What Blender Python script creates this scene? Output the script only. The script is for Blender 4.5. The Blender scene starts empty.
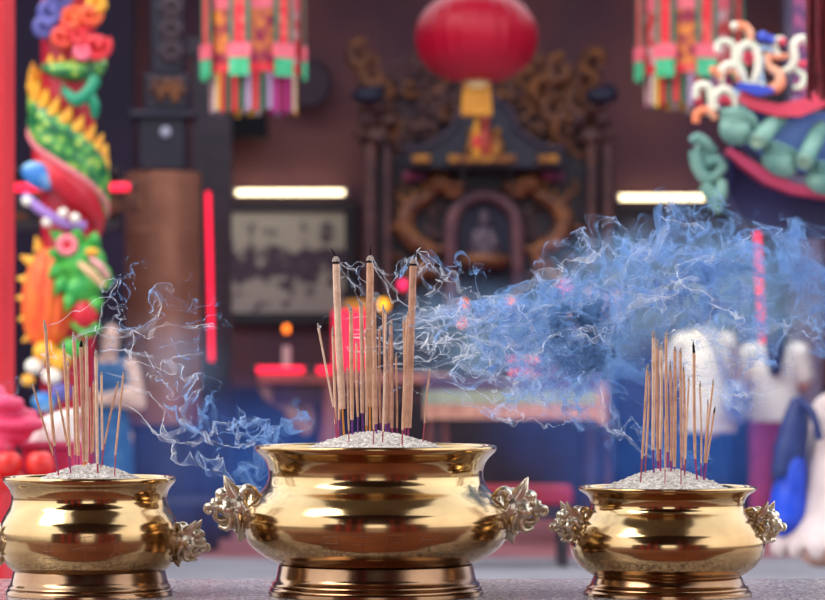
import bpy, bmesh, math, random
import numpy as np
from mathutils import Vector, Matrix, noise

random.seed(7)
SC = bpy.context.scene
COL = SC.collection
PI = math.pi
# camera model of the photograph (825x600): focal length in pixels, principal column, horizon row, eye height
F, CX, HY, ZC = 3200.0, 412.5, 378.0, 1.10
D0 = 5.6                      # distance of the three urns
PXM = F / D0                  # pixels per metre there
ZT = ZC - 216.5 / PXM         # top of the stone ledge


def P(px, py, d):
    return Vector(((px - CX) * d / F, d, ZC - (py - HY) * d / F))


def L(c):
    """sRGB 0..255 -> linear"""
    return tuple(((v / 255) / 12.92 if v / 255 <= 0.04045 else ((v / 255 + 0.055) / 1.055) ** 2.4) for v in c)


# ---------------------------------------------------------------- materials
def M(name, rgb, rough=0.6, metal=0.0, rgb2=None, nscale=8.0, contrast=(0.35, 0.65), bump=0.0, bscale=30.0, spec=0.5, emit=None, estr=0.0, rvar=0.0, sheen=0.0, detail=4.0, stretch=None):
    m = bpy.data.materials.new(name)
    m.use_nodes = True
    nt = m.node_tree
    b = nt.nodes['Principled BSDF']
    b.inputs['Base Color'].default_value = (*L(rgb), 1)
    b.inputs['Roughness'].default_value = rough
    b.inputs['Metallic'].default_value = metal
    b.inputs['Specular IOR Level'].default_value = spec
    tc = nt.nodes.new('ShaderNodeTexCoord')
    src = tc.outputs['Object']
    if stretch:
        mp = nt.nodes.new('ShaderNodeMapping')
        mp.inputs['Scale'].default_value = stretch
        nt.links.new(src, mp.inputs['Vector'])
        src = mp.outputs['Vector']
    if rgb2 is not None or rvar:
        n = nt.nodes.new('ShaderNodeTexNoise')
        n.inputs['Scale'].default_value = nscale
        n.inputs['Detail'].default_value = detail
        nt.links.new(src, n.inputs['Vector'])
        if rgb2 is not None:
            r = nt.nodes.new('ShaderNodeValToRGB')
            r.color_ramp.elements[0].position = contrast[0]
            r.color_ramp.elements[1].position = contrast[1]
            r.color_ramp.elements[0].color = (*L(rgb), 1)
            r.color_ramp.elements[1].color = (*L(rgb2), 1)
            nt.links.new(n.outputs['Fac'], r.inputs['Fac'])
            nt.links.new(r.outputs['Color'], b.inputs['Base Color'])
        if rvar:
            mr = nt.nodes.new('ShaderNodeMapRange')
            mr.inputs['From Min'].default_value = 0.3
            mr.inputs['From Max'].default_value = 0.7
            mr.inputs['To Min'].default_value = max(0, rough - rvar)
            mr.inputs['To Max'].default_value = rough + rvar
            nt.links.new(n.outputs['Fac'], mr.inputs['Value'])
            nt.links.new(mr.outputs['Result'], b.inputs['Roughness'])
    if bump:
        n2 = nt.nodes.new('ShaderNodeTexNoise')
        n2.inputs['Scale'].default_value = bscale
        n2.inputs['Detail'].default_value = 5
        nt.links.new(src, n2.inputs['Vector'])
        bm = nt.nodes.new('ShaderNodeBump')
        bm.inputs['Strength'].default_value = bump
        bm.inputs['Distance'].default_value = 0.01
        nt.links.new(n2.outputs['Fac'], bm.inputs['Height'])
        nt.links.new(bm.outputs['Normal'], b.inputs['Normal'])
    if emit is not None:
        b.inputs['Emission Color'].default_value = (*L(emit), 1)
        b.inputs['Emission Strength'].default_value = estr
    return m


# ---------------------------------------------------------------- mesh builder
class MB:
    def __init__(self):
        self.v, self.f = [], []

    def add(self, vs, fs):
        b = len(self.v)
        self.v.extend(Vector(p) for p in vs)
        self.f.extend(tuple(b + i for i in q) for q in fs)
        return self

    def box(self, c, s, rz=0.0, rot=None):
        R = rot if rot is not None else Matrix.Rotation(rz, 3, 'Z')
        c = Vector(c)
        vs = [c + R @ Vector((x * s[0] / 2, y * s[1] / 2, z * s[2] / 2)) for z in (-1, 1) for y in (-1, 1) for x in (-1, 1)]
        return self.add(vs, [(0, 2, 3, 1), (4, 5, 7, 6), (0, 1, 5, 4), (2, 6, 7, 3), (0, 4, 6, 2), (1, 3, 7, 5)])

    def box2(self, lo, hi):
        return self.box([(a + b) / 2 for a, b in zip(lo, hi)], [b - a for a, b in zip(lo, hi)])

    def tube(self, pts, rad, n=10, flat=1.0):
        pts = [Vector(p) for p in pts]
        if not hasattr(rad, '__len__'):
            rad = [rad] * len(pts)
        T = []
        for i in range(len(pts)):
            a, b = pts[max(i - 1, 0)], pts[min(i + 1, len(pts) - 1)]
            t = b - a
            T.append(t.normalized() if t.length > 1e-9 else Vector((0, 0, 1)))
        u = T[0].orthogonal().normalized()
        if abs(T[0].y) < 0.9:
            u = (Vector((0, 1, 0)) - T[0] * T[0].y).normalized()
        vs, fs = [], []
        for i, p in enumerate(pts):
            u = (u - T[i] * u.dot(T[i]))
            u = u.normalized() if u.length > 1e-6 else T[i].orthogonal().normalized()
            w = T[i].cross(u)
            for k in range(n):
                a = 2 * PI * k / n
                vs.append(p + (u * math.cos(a) * flat + w * math.sin(a)) * rad[i])
        for i in range(len(pts) - 1):
            for k in range(n):
                a, b = i * n + k, i * n + (k + 1) % n
                fs.append((a, b, b + n, a + n))
        fs.append(tuple(range(n))[::-1])
        fs.append(tuple((len(pts) - 1) * n + k for k in range(n)))
        return self.add(vs, fs)

    def cyl(self, p0, p1, r0, r1=None, n=20):
        return self.tube([p0, p1], [r0, r0 if r1 is None else r1], n)

    def ell(self, c, r, nu=16, nv=10, rot=None):
        c = Vector(c)
        if not hasattr(r, '__len__'):
            r = (r, r, r)
        R = rot if rot is not None else Matrix.Identity(3)
        vs = [c + R @ Vector((0, 0, -r[2]))]
        for j in range(1, nv):
            t = -PI / 2 + PI * j / nv
            for i in range(nu):
                a = 2 * PI * i / nu
                vs.append(c + R @ Vector((r[0] * math.cos(t) * math.cos(a), r[1] * math.cos(t) * math.sin(a), r[2] * math.sin(t))))
        vs.append(c + R @ Vector((0, 0, r[2])))
        fs = []
        for i in range(nu):
            fs.append((0, 1 + (i + 1) % nu, 1 + i))
            fs.append((len(vs) - 1, len(vs) - 1 - nu + i, len(vs) - 1 - nu + (i + 1) % nu))
        for j in range(nv - 2):
            for i in range(nu):
                a, b = 1 + j * nu + i, 1 + j * nu + (i + 1) % nu
                fs.append((a, b, b + nu, a + nu))
        return self.add(vs, fs)

    def cap(self, p0, p1, r0, r1, n=14):
        """tapered limb with round ends"""
        self.cyl(p0, p1, r0, r1, n)
        self.ell(p0, r0, n, 8)
        return self.ell(p1, r1, n, 8)

    def lathe(self, prof, c, n=64, sx=1.0):
        c = Vector(c)
        vs, fs, rings = [], [], []
        for r, z in prof:
            if r < 1e-6:
                rings.append([len(vs)])
                vs.append(c + Vector((0, 0, z)))
            else:
                rings.append(list(range(len(vs), len(vs) + n)))
                for k in range(n):
                    a = 2 * PI * k / n
                    vs.append(c + Vector((r * math.cos(a), r * math.sin(a) * sx, z)))
        for A, B in zip(rings, rings[1:]):
            if len(A) == 1 and len(B) == 1:
                continue
            for k in range(n):
                if len(A) == 1:
                    fs.append((A[0], B[(k + 1) % n], B[k]))
                elif len(B) == 1:
                    fs.append((A[k], A[(k + 1) % n], B[0]))
                else:
                    fs.append((A[k], A[(k + 1) % n], B[(k + 1) % n], B[k]))
        return self.add(vs, fs)

    def prism(self, poly, y0, y1):
        """outline in world (x, z), between two distances"""
        n = len(poly)
        vs = [(x, y0, z) for x, z in poly] + [(x, y1, z) for x, z in poly]
        fs = [tuple(range(n)), tuple(range(2 * n - 1, n - 1, -1))]
        fs += [(i, n + i, n + (i + 1) % n, (i + 1) % n) for i in range(n)]
        return self.add(vs, fs)

    def torus(self, c, R, r, rot=None, nu=28, nv=10):
        c = Vector(c)
        Q = rot if rot is not None else Matrix.Identity(3)
        vs, fs = [], []
        for i in range(nu):
            a = 2 * PI * i / nu
            for j in range(nv):
                b = 2 * PI * j / nv
                vs.append(c + Q @ Vector(((R + r * math.cos(b)) * math.cos(a), (R + r * math.cos(b)) * math.sin(a), r * math.sin(b))))
        for i in range(nu):
            for j in range(nv):
                fs.append((i * nv + j, ((i + 1) % nu) * nv + j, ((i + 1) % nu) * nv + (j + 1) % nv, i * nv + (j + 1) % nv))
        return self.add(vs, fs)

    def build(self, name, mat, parent=None, smooth=40, remesh=0.0, bevel=0.0, sub=0, origin=None, relax=0):
        if parent is not None:
            off = ORG[parent.name]
        elif origin is not None:
            off = Vector(origin)
        else:
            xs, ys, zs = zip(*[(p.x, p.y, p.z) for p in self.v])
            off = Vector(((min(xs) + max(xs)) / 2, (min(ys) + max(ys)) / 2, min(zs)))
        me = bpy.data.meshes.new(name)
        me.from_pydata([tuple(p - off) for p in self.v], [], self.f)
        bm = bmesh.new()
        bm.from_mesh(me)
        bmesh.ops.recalc_face_normals(bm, faces=bm.faces)
        bm.to_mesh(me)
        bm.free()
        me.materials.append(mat)
        if smooth:
            me.polygons.foreach_set('use_smooth', [True] * len(me.polygons))
            if not remesh and not sub:
                me.set_sharp_from_angle(angle=math.radians(smooth))
        o = bpy.data.objects.new(name, me)
        COL.objects.link(o)
        if parent is not None:
            o.parent = parent
            ORG[o.name] = ORG[parent.name].copy()
            if o.name in ORG_OWN:
                pass
        else:
            o.location = off
            ORG[o.name] = off.copy()
        if remesh:
            md = o.modifiers.new('skin', 'REMESH')
            md.mode = 'VOXEL'
            md.voxel_size = remesh
            md.use_smooth_shade = True
            if relax:
                sm = o.modifiers.new('relax', 'SMOOTH')
                sm.factor = 0.5
                sm.iterations = relax
        if bevel:
            md = o.modifiers.new('edge', 'BEVEL')
            md.width = bevel
            md.segments = 3
            md.limit_method = 'ANGLE'
        if sub:
            md = o.modifiers.new('sub', 'SUBSURF')
            md.levels = md.render_levels = sub
        return o


ORG, ORG_OWN = {}, set()


def tag(o, label, cat, group=None, kind=None):
    o['label'] = label
    o['category'] = cat
    if group:
        o['group'] = group
    if kind:
        o['kind'] = kind
    return o


def thing(name, loc, label, cat, group=None):
    o = bpy.data.objects.new(name, None)
    COL.objects.link(o)
    o.location = loc
    o.empty_display_size = 0.1
    ORG[o.name] = Vector(loc)
    return tag(o, label, cat, group)


def struct(mb, name, mat, **k):
    o = mb.build(name, mat, smooth=k.pop('smooth', 30), **k)
    o['kind'] = 'structure'
    return o


def smoothpath(pts, n=8):
    """Catmull-Rom through the points"""
    pts = [Vector(p) for p in pts]
    q = [pts[0] * 2 - pts[1]] + pts + [pts[-1] * 2 - pts[-2]]
    out = []
    for i in range(1, len(q) - 2):
        for k in range(n):
            t = k / n
            a, b, c, d = q[i - 1], q[i], q[i + 1], q[i + 2]
            out.append(0.5 * ((2 * b) + (c - a) * t + (2 * a - 5 * b + 4 * c - d) * t * t + (3 * b - a - 3 * c + d) * t ** 3))
    out.append(pts[-1])
    return out


def ramp(a, b, n):
    return [a + (b - a) * i / (n - 1) for i in range(n)]


def lerp(vals, n):
    """resample a list of radii to n"""
    out = []
    for i in range(n):
        t = i / (n - 1) * (len(vals) - 1)
        k = min(int(t), len(vals) - 2)
        out.append(vals[k] + (vals[k + 1] - vals[k]) * (t - k))
    return out


ORD = ['first', 'second', 'third', 'fourth', 'fifth', 'sixth', 'seventh', 'eighth', 'ninth', 'tenth', 'eleventh', 'twelfth', 'thirteenth', 'fourteenth', 'fifteenth', 'sixteenth', 'seventeenth', 'eighteenth', 'nineteenth', 'twentieth', 'twenty-first', 'twenty-second', 'twenty-third', 'twenty-fourth', 'twenty-fifth', 'twenty-sixth', 'twenty-seventh', 'twenty-eighth', 'twenty-ninth', 'thirtieth']
# ================================================================ camera, light, sky
cam_d = bpy.data.cameras.new('camera')
cam = bpy.data.objects.new('camera', cam_d)
COL.objects.link(cam)
cam.location = (0, 0, ZC)
cam.rotation_euler = (PI / 2, 0, 0)
cam_d.sensor_width = 36
cam_d.lens = F * 36 / 825
cam_d.shift_y = (HY - 300) / 825
cam_d.clip_end = 200
cam_d.dof.use_dof = True
cam_d.dof.focus_distance = D0 - 0.06
cam_d.dof.aperture_fstop = (cam_d.lens / 1000) / 0.0235
SC.camera = cam
SC.view_settings.view_transform = 'Standard'
SC.view_settings.look = 'None'
SC.view_settings.gamma = 1
SC.view_settings.exposure = 0.0
SC.cycles.transparent_max_bounces = 96
SC.cycles.max_bounces = 8
SC.cycles.sample_clamp_indirect = 6

w = bpy.data.worlds.new('overcast_sky')
SC.world = w
w.use_nodes = True
nt = w.node_tree
bg = nt.nodes['Background']
tc = nt.nodes.new('ShaderNodeTexCoord')
sx = nt.nodes.new('ShaderNodeSeparateXYZ')
nt.links.new(tc.outputs['Generated'], sx.inputs[0])
rp = nt.nodes.new('ShaderNodeValToRGB')
mr = nt.nodes.new('ShaderNodeMapRange')
mr.inputs['From Min'].default_value = -1
nt.links.new(sx.outputs['Z'], mr.inputs['Value'])
cr = rp.color_ramp
cr.elements[0].position = 0.0
cr.elements[0].color = (0.10, 0.08, 0.075, 1)
cr.elements[1].position = 1.0
cr.elements[1].color = (0.80, 0.90, 1.05, 1)
for pos, c in ((0.49, (0.16, 0.13, 0.12)), (0.515, (0.95, 0.96, 1.0)), (0.70, (1.1, 1.15, 1.25))):
    e = cr.elements.new(pos)
    e.color = (*c, 1)
nt.links.new(mr.outputs['Result'], rp.inputs['Fac'])
nt.links.new(rp.outputs['Color'], bg.inputs['Color'])
bg.inputs['Strength'].default_value = 2.2

sun_d = bpy.data.lights.new('sun', 'SUN')
sun_d.energy = 1.7
sun_d.angle = math.radians(28)
sun_d.color = (1.0, 0.95, 0.88)
sun = bpy.data.objects.new('sun', sun_d)
COL.objects.link(sun)
sun.rotation_euler = (math.radians(46), 0, math.radians(-58))

# ================================================================ materials of the front
brass = M('polished_brass', (198, 170, 122), 0.14, 1.0, (160, 122, 82), 7, (0.3, 0.75), bump=0.03, bscale=14, rvar=0.05)
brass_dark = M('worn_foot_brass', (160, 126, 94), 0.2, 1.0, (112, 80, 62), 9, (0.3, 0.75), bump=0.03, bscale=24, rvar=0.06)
pewter = M('tarnished_silver_brass', (236, 224, 202), 0.3, 1.0, (196, 180, 154), 30, (0.35, 0.7), bump=0.03, bscale=60)
groove = M('engraved_line', (112, 70, 46), 0.55, 0.3)
ash_m = M('incense_ash', (248, 242, 234), 0.95, 0, (206, 196, 188), 160, (0.35, 0.6), bump=0.6, bscale=220, spec=0.1)
coat_m = M('incense_paste', (224, 178, 146), 0.85, 0, (196, 148, 118), 60, (0.35, 0.65), bump=0.3, bscale=300, spec=0.2)
coat_m2 = M('incense_paste_dark', (208, 160, 134), 0.85, 0, (178, 132, 110), 60, (0.35, 0.65), bump=0.3, bscale=300, spec=0.2)
coat_m3 = M('incense_paste_pale', (236, 204, 178), 0.85, 0, (212, 172, 148), 60, (0.35, 0.65), bump=0.3, bscale=300, spec=0.2)
stem_pink = M('dyed_pink_stem', (170, 40, 100), 0.7, 0, (130, 30, 90), 90)
stem_purple = M('dyed_purple_stem', (120, 40, 130), 0.7, 0, (90, 30, 110), 90)
stem_red = M('dyed_red_stem', (170, 70, 80), 0.7, 0, (140, 50, 70), 90)
stem_gold = M('dyed_gold_stem', (226, 150, 50), 0.7, 0, (200, 120, 40), 90)
tip_ash = M('burnt_ash_tip', (205, 190, 178), 0.9, 0, (110, 95, 90), 400, spec=0.1)
tip_black = M('charred_wick', (26, 20, 22), 0.9, 0, spec=0.1)

# ================================================================ stone ledge
stone = bpy.data.materials.new('speckled_granite')
stone.use_nodes = True
nt = stone.node_tree
b = nt.nodes['Principled BSDF']
tc = nt.nodes.new('ShaderNodeTexCoord')
vo = nt.nodes.new('ShaderNodeTexVoronoi')
vo.inputs['Scale'].default_value = 190
no = nt.nodes.new('ShaderNodeTexNoise')
no.inputs['Scale'].default_value = 120
rp = nt.nodes.new('ShaderNodeValToRGB')
rp.color_ramp.elements[0].color = (*L((92, 82, 88)), 1)
rp.color_ramp.elements[1].color = (*L((206, 194, 194)), 1)
rp.color_ramp.elements[0].position = 0.2
rp.color_ramp.elements[1].position = 0.8
nt.links.new(tc.outputs['Object'], vo.inputs['Vector'])
nt.links.new(tc.outputs['Object'], no.inputs['Vector'])
nt.links.new(vo.outputs['Color'], rp.inputs['Fac'])
nt.links.new(rp.outputs['Color'], b.inputs['Base Color'])
bm_ = nt.nodes.new('ShaderNodeBump')
bm_.inputs['Strength'].default_value = 0.35
bm_.inputs['Distance'].default_value = 0.004
nt.links.new(no.outputs['Fac'], bm_.inputs['Height'])
nt.links.new(bm_.outputs['Normal'], b.inputs['Normal'])
b.inputs['Roughness'].default_value = 0.2

DR = (ZC - ZT) * F / (578.5 - HY)
ledge = thing('stone_altar_ledge', (0, 5.5, 0), 'long grey speckled granite altar ledge carrying the three brass urns', 'altar')
MB().box2((-1.5, 4.7, ZT - 0.07), (1.5, DR, ZT)).build('top_slab', stone, ledge, bevel=0.006)
MB().box2((-1.4, 4.8, 0.12), (1.4, DR - 0.08, ZT - 0.071)).build('body', M('granite_block', (120, 108, 110), 0.6, 0, (150, 138, 136), 60), ledge, bevel=0.008)
MB().box2((-1.46, 4.74, 0), (1.46, DR - 0.03, 0.119)).build('plinth', M('granite_plinth', (96, 88, 92), 0.6, 0, (126, 116, 116), 60), ledge, bevel=0.008)

# brown runner on the near ledge, unseen, added to colour the brass reflections
runner = thing('reflection_cloth', (0, 4.9, ZT), 'added brown cloth runner with red hem, out of view, colouring the brass reflections', 'cloth')
MB().box2((-1.45, 4.72, ZT + 0.0005), (1.45, 5.38, ZT + 0.004)).build('runner', M('brown_runner', (132, 70, 46), 0.75, 0, (96, 50, 40), 5), runner)
MB().box2((-1.45, 4.69, ZT - 0.3), (1.45, 4.697, ZT + 0.004)).build('front_drop', M('red_runner_drop', (200, 46, 34), 0.7, 0, (160, 30, 26), 5), runner)

# ================================================================ urns
def zpx(y):
    return ZC - (y - HY) / PXM


CENTRE = dict(
    cx=376,
    bowl=[(0, 560), (60, 562), (94, 564.5), (98, 562.5), (106, 559), (115.5, 553.5), (125, 546), (131, 537.5), (133.3, 528), (133.4, 520), (131.4, 511), (127, 503), (121, 496.5), (114, 490), (109.4, 484), (107.2, 477), (107.4, 469), (110, 461.5), (114.5, 456), (119.2, 452), (121, 449.2), (121, 445.8), (119.8, 444.4), (117, 444.6), (113, 449), (106, 460), (103, 474), (100, 486), (0, 492)],
    foot=[(0, 566), (94, 566), (96.8, 567), (97.5, 569.5), (99, 578), (100.8, 584), (103.2, 585.2), (104, 587.2), (103, 589), (105.4, 590), (106.3, 592), (105.5, 593.2), (107.4, 594), (107.6, 597.6), (106.8, 598), (0, 598)],
    waist=562)
RIGHT = dict(
    cx=667.5,
    bowl=[(0, 572), (50, 573), (72, 577), (74, 575.5), (80, 572), (88, 566), (94.5, 557), (97.3, 548), (97.4, 541), (95, 532), (89.5, 523), (82.5, 515), (78, 509.5), (76.6, 505), (77.3, 500), (80, 495.5), (85, 492.2), (88.5, 490.6), (89.7, 489), (89.6, 486.8), (88.5, 485.6), (86, 485.8), (82, 489), (77, 497), (74, 508), (0, 512)],
    foot=[(0, 578), (71, 578), (73.5, 578.5), (74.6, 580.5), (76, 585), (78.2, 588.6), (80.4, 589.4), (81, 591), (80.2, 592.3), (82, 593), (82.6, 594.4), (83.6, 595), (83.8, 597.8), (0, 598)],
    waist=575)
LEFT = dict(
    cx=89.5,
    bowl=[(0, 566), (50, 567), (74, 571.5), (76, 570), (81, 566), (86, 559), (89.2, 549), (90.2, 539), (89.9, 530), (87.4, 521), (83.2, 513), (79.4, 507), (77.4, 500), (77.6, 494), (79.8, 488.5), (83, 484.6), (85.3, 482.6), (86.3, 480.6), (86.2, 477), (85.2, 475.6), (83, 475.8), (79, 479), (75, 487), (72, 500), (0, 504)],
    foot=[(0, 572), (73, 572), (75.2, 572.6), (76, 575), (77.4, 582), (79, 587.4), (80.6, 588.4), (81.2, 590.2), (80.4, 591.6), (82, 592.4), (82.6, 594), (83, 595), (83.2, 597.8), (0, 598)],
    waist=569.5)


def fine(prof, n=6):
    """even resampling of a profile, then a light smoothing"""
    q = [Vector((r, y, 0)) for r, y in prof]
    out = [q[0]]
    for p0, p1 in zip(q, q[1:]):
        k = max(1, int((p1 - p0).length / 0.8))
        out += [p0 + (p1 - p0) * (i / k) for i in range(1, k + 1)]
    for _ in range(10):
        out = [out[0]] + [(out[i - 1] + out[i] * 2 + out[i + 1]) / 4 for i in range(1, len(out) - 1)] + [out[-1]]
    return [(max(p.x, 0.0), p.y) for p in out]


def beast_head(c, side, s, parent, yaw=0.0, pitch=0.0, name='beast_handle'):
    """c: point on the bowl; side +1 looks towards +x; s: metres per design unit. u outward, v up, w towards the camera"""
    R = Matrix.Rotation(yaw, 3, 'Z') @ Matrix.Rotation(pitch * side, 3, 'Y')

    def W(u, v, q):
        return Vector(c) + R @ Vector((side * u * s, -q * s, v * s))
    m = MB()

    def E(u, v, q, a, b_, d):
        m.ell(W(u, v, q), (a * s, d * s, b_ * s), 18, 12, rot=R)

    def T(pts, rad, flat=1.0):
        p = smoothpath([W(*x) for x in pts], 6)
        m.tube(p, [r * s for r in lerp(rad, len(p))], 10, flat)
    E(3, -1, 0, 8, 23, 20)                     # plate against the bowl
    E(16, 3, 0, 18, 22, 17)                    # skull
    E(27, 7, 0, 14, 15, 14)
    E(12, -15, 0, 11, 14, 14)
    T([(9, -14, 0), (12, -25, 0), (16, -34, 0)], [11, 7, 1.2])      # beard point
    for q in (-1, 1):
        E(33, 16, 6 * q, 8, 6.5, 7)            # brow
        E(28, 0, 12 * q, 9, 8, 6)              # cheek
        T([(20, 14, 8 * q), (26, 24, 10 * q), (31, 36, 11 * q)], [10, 6, 0.7], 0.7)        # ear
        T([(-1, 12, 10 * q), (1, 19, 11 * q), (7, 22, 11 * q), (13, 18, 12 * q), (10, 12, 14 * q)], [4, 4.6, 4.6, 3.6, 2.2])   # mane curl
        T([(13, 8, 15 * q), (8, -2, 17 * q), (9, -14, 15 * q), (14, -21, 11 * q)], [2.4, 3.4, 3, 1.6])
        T([(21, -2, 15 * q), (17, -11, 15 * q), (17, -21, 11 * q), (21, -25, 7 * q)], [2.2, 3, 2.6, 1.2])
        T([(34, 3, 10 * q), (41, 2, 9 * q), (48, 4, 7 * q), (51, 0, 6 * q), (48, -4, 7 * q), (44, -2, 8 * q)], [4, 3.6, 3, 2.6, 2.2, 1.6])  # curled lip
        T([(28, -5, 12 * q), (25, -13, 12 * q), (29, -20, 10 * q), (37, -18, 7 * q)], [3, 3.4, 3.2, 2])  # jaw edge
        E(42, 8, 3.5 * q, 4, 4, 3.6)           # nostril
    E(38, 4, 0, 8, 6, 9)                       # muzzle
    E(27, -17, 0, 11, 5, 9)                    # lower jaw
    head_ = m.build(name, pewter, parent, remesh=1.0 * s, relax=3)
    for q in (-1, 1):
        m = MB()
        E(38.5, 8.5, 11.5 * q, 3.6, 3.4, 3)
        m.build('eye', pewter, head_)
        m = MB()
        T([(39, -1, 9 * q), (40, -6, 9 * q), (39, -10, 8.5 * q)], [2.4, 1.8, 0.4])
        m.build('fang', pewter, head_)
    m = MB()
    T([(26, -9, 0), (34, -12, 0), (40, -9, 0), (43, -5, 0)], [5, 4, 3.4, 1.4])
    m.build('tongue', pewter, head_)
    return head_


def make_urn(spec, label, hs, handles):
    cxw = (spec['cx'] - CX) / PXM
    root = thing('incense_urn', (cxw, D0, ZT), label, 'incense urn', 'brass incense urns on the stone ledge')
    k = 1 / PXM
    MB().lathe([(r * k, zpx(y)) for r, y in fine(spec['bowl'])], (cxw, D0, 0), 128).build('bowl', brass, root, smooth=60)
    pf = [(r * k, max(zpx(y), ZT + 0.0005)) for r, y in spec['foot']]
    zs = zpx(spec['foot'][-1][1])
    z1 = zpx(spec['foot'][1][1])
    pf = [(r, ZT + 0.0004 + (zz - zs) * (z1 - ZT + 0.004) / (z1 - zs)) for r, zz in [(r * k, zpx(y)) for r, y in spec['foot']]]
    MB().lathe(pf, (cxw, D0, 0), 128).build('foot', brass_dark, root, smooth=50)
    for side, px, py, yaw, pitch in handles:
        c = P(px, py, D0)
        beast_head(c, side, hs * k, root, yaw, pitch)
    return root, cxw


urn_c, xc = make_urn(CENTRE, 'largest brass incense urn, in the middle, holding the tallest sticks', 0.95, [(-1, 254, 509, 0.12, 0), (1, 498, 511, -0.12, 0)])
urn_r, xr = make_urn(RIGHT, 'smaller brass incense urn at right with lion handles on both sides', 0.72, [(-1, 586, 524, 0.35, 0.1), (1, 750, 525, -0.55, 0.05)])
urn_l, xl = make_urn(LEFT, 'smaller brass incense urn at left, its engraved bowl cut by the frame', 0.74, [(-1, 6, 542, 0.3, 0.1), (1, 173, 540, -0.3, 0.22)])


# engraved strokes on the bowls
def on_bowl(spec, px, py):
    prof = [(r, y) for r, y in fine(spec['bowl']) if r > 70]
    best = None
    for (r0, y0), (r1, y1) in zip(prof, prof[1:]):
        if (y0 - py) * (y1 - py) <= 0 and y0 > y1 - 1e-6 and y0 != y1:
            t = (py - y0) / (y1 - y0)
            r = r0 + (r1 - r0) * t
            best = r if best is None else max(best, r)
    best = best or 90
    dx = px - spec['cx']
    dy = math.sqrt(max(best * best - dx * dx, 1))
    return Vector(((px - CX) / PXM, D0 - dy / PXM, zpx(py)))


def engrave(spec, root, glyphs):
    for strokes in glyphs:
        m = MB()
        for st in strokes:
            pts = []
            for a, b_ in zip(st, st[1:]):
                for i in range(6):
                    t = i / 6
                    pts.append(on_bowl(spec, a[0] + (b_[0] - a[0]) * t, a[1] + (b_[1] - a[1]) * t))
            pts.append(on_bowl(spec, *st[-1]))
            m.tube(pts, 0.0006, 6)
        m.build('engraved_character', groove, [c for c in root.children if c.name.startswith('bowl')][0])


engrave(LEFT, urn_l, [
    [[(90, 528), (86, 535)], [(86, 533), (101, 532)], [(82, 545), (92, 543), (103, 543), (105, 546)], [(94, 533), (94, 558)]],
    [[(58, 538), (58, 551)], [(52, 541), (64, 540)], [(53, 547), (63, 547)], [(52, 554), (65, 553)]],
    [[(118, 538), (130, 537)], [(124, 533), (123, 546), (118, 552)], [(124, 545), (131, 551)]]])
engrave(CENTRE, urn_c, [
    [[(327, 531), (342, 531), (342, 543), (327, 543), (327, 531)], [(327, 537), (342, 537)], [(334, 526), (334, 547)]],
    [[(356, 530), (372, 530)], [(364, 526), (364, 546)], [(355, 538), (373, 538)], [(357, 546), (372, 546)]],
    [[(388, 529), (388, 546)], [(388, 529), (404, 529), (404, 546)], [(393, 536), (400, 536)], [(393, 541), (400, 541)]],
    [[(424, 530), (419, 537)], [(421, 534), (437, 533)], [(429, 534), (428, 546)], [(420, 540), (438, 539)]]])


# ================================================================ ash heaped in the urns
def ash(spec, cxw, rimy, peak, x0, x1, label, seed):
    rin = (spec['ri']) / PXM
    cm = ((x0 + x1) / 2 - CX) / PXM - cxw
    rm = (x1 - x0) / 2 / PXM
    zr = zpx(rimy)
    h = (rimy - peak) / PXM
    rnd = random.Random(seed)
    m = MB()
    nr, na = 46, 110
    vs, fs = [], []

    def height(x, y):
        d = math.hypot(x - cm, y)
        t = max(0.0, 1 - d / (rm * 1.04))
        z = zr + h * (t * t * (3 - 2 * t)) ** 0.55 - 0.0035
        q = Vector((x * 42, y * 42, seed))
        return z + 0.0022 * noise.noise(q) + 0.0022 * noise.noise(q * 3.1) + 0.0012 * noise.noise(q * 7)
    for i in range(nr + 1):
        r = rin * i / nr
        for k in range(na):
            a = 2 * PI * k / na
            x, y = r * math.cos(a), r * math.sin(a)
            vs.append((cxw + x, D0 + y, height(x, y)))
    for i in range(nr):
        for k in range(na):
            a, b_ = i * na + k, i * na + (k + 1) % na
            fs.append((a, b_, b_ + na, a + na))
    m.add(vs, fs)
    for i in range(1500):                     # crumbs of fallen ash
        a, r = rnd.random() * 2 * PI, rm * 1.02 * math.sqrt(rnd.random())
        x, y = cm + r * math.cos(a), r * math.sin(a)
        if math.hypot(x, y) > rin * 0.97:
            continue
        z = height(x, y)
        s = rnd.uniform(0.0012, 0.0034)
        R = Matrix.Rotation(rnd.random() * PI, 3, 'Z') @ Matrix.Rotation(rnd.uniform(-0.7, 0.7), 3, 'X')
        m.ell((cxw + x, D0 + y, z + s * 0.25), (s * rnd.uniform(0.8, 1.9), s * rnd.uniform(0.6, 1), s * rnd.uniform(0.5, 0.9)), 5, 3, rot=R)
    o = m.build('incense_ash', ash_m)
    tag(o, label, 'ash', 'ash heaps in the urns', 'stuff')
    return height


CENTRE['ri'], RIGHT['ri'], LEFT['ri'] = 110, 77, 76
h_c = ash(CENTRE, xc, 449, 430.5, 304, 446, 'heap of pale grey ash filling the largest middle urn', 1)
h_r = ash(RIGHT, xr, 490, 468, 602, 730, 'heap of pale grey ash filling the right-hand small urn', 2)
h_l = ash(LEFT, xl, 480.5, 463.5, 36, 144, 'heap of pale grey ash filling the left-hand small urn', 3)

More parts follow.
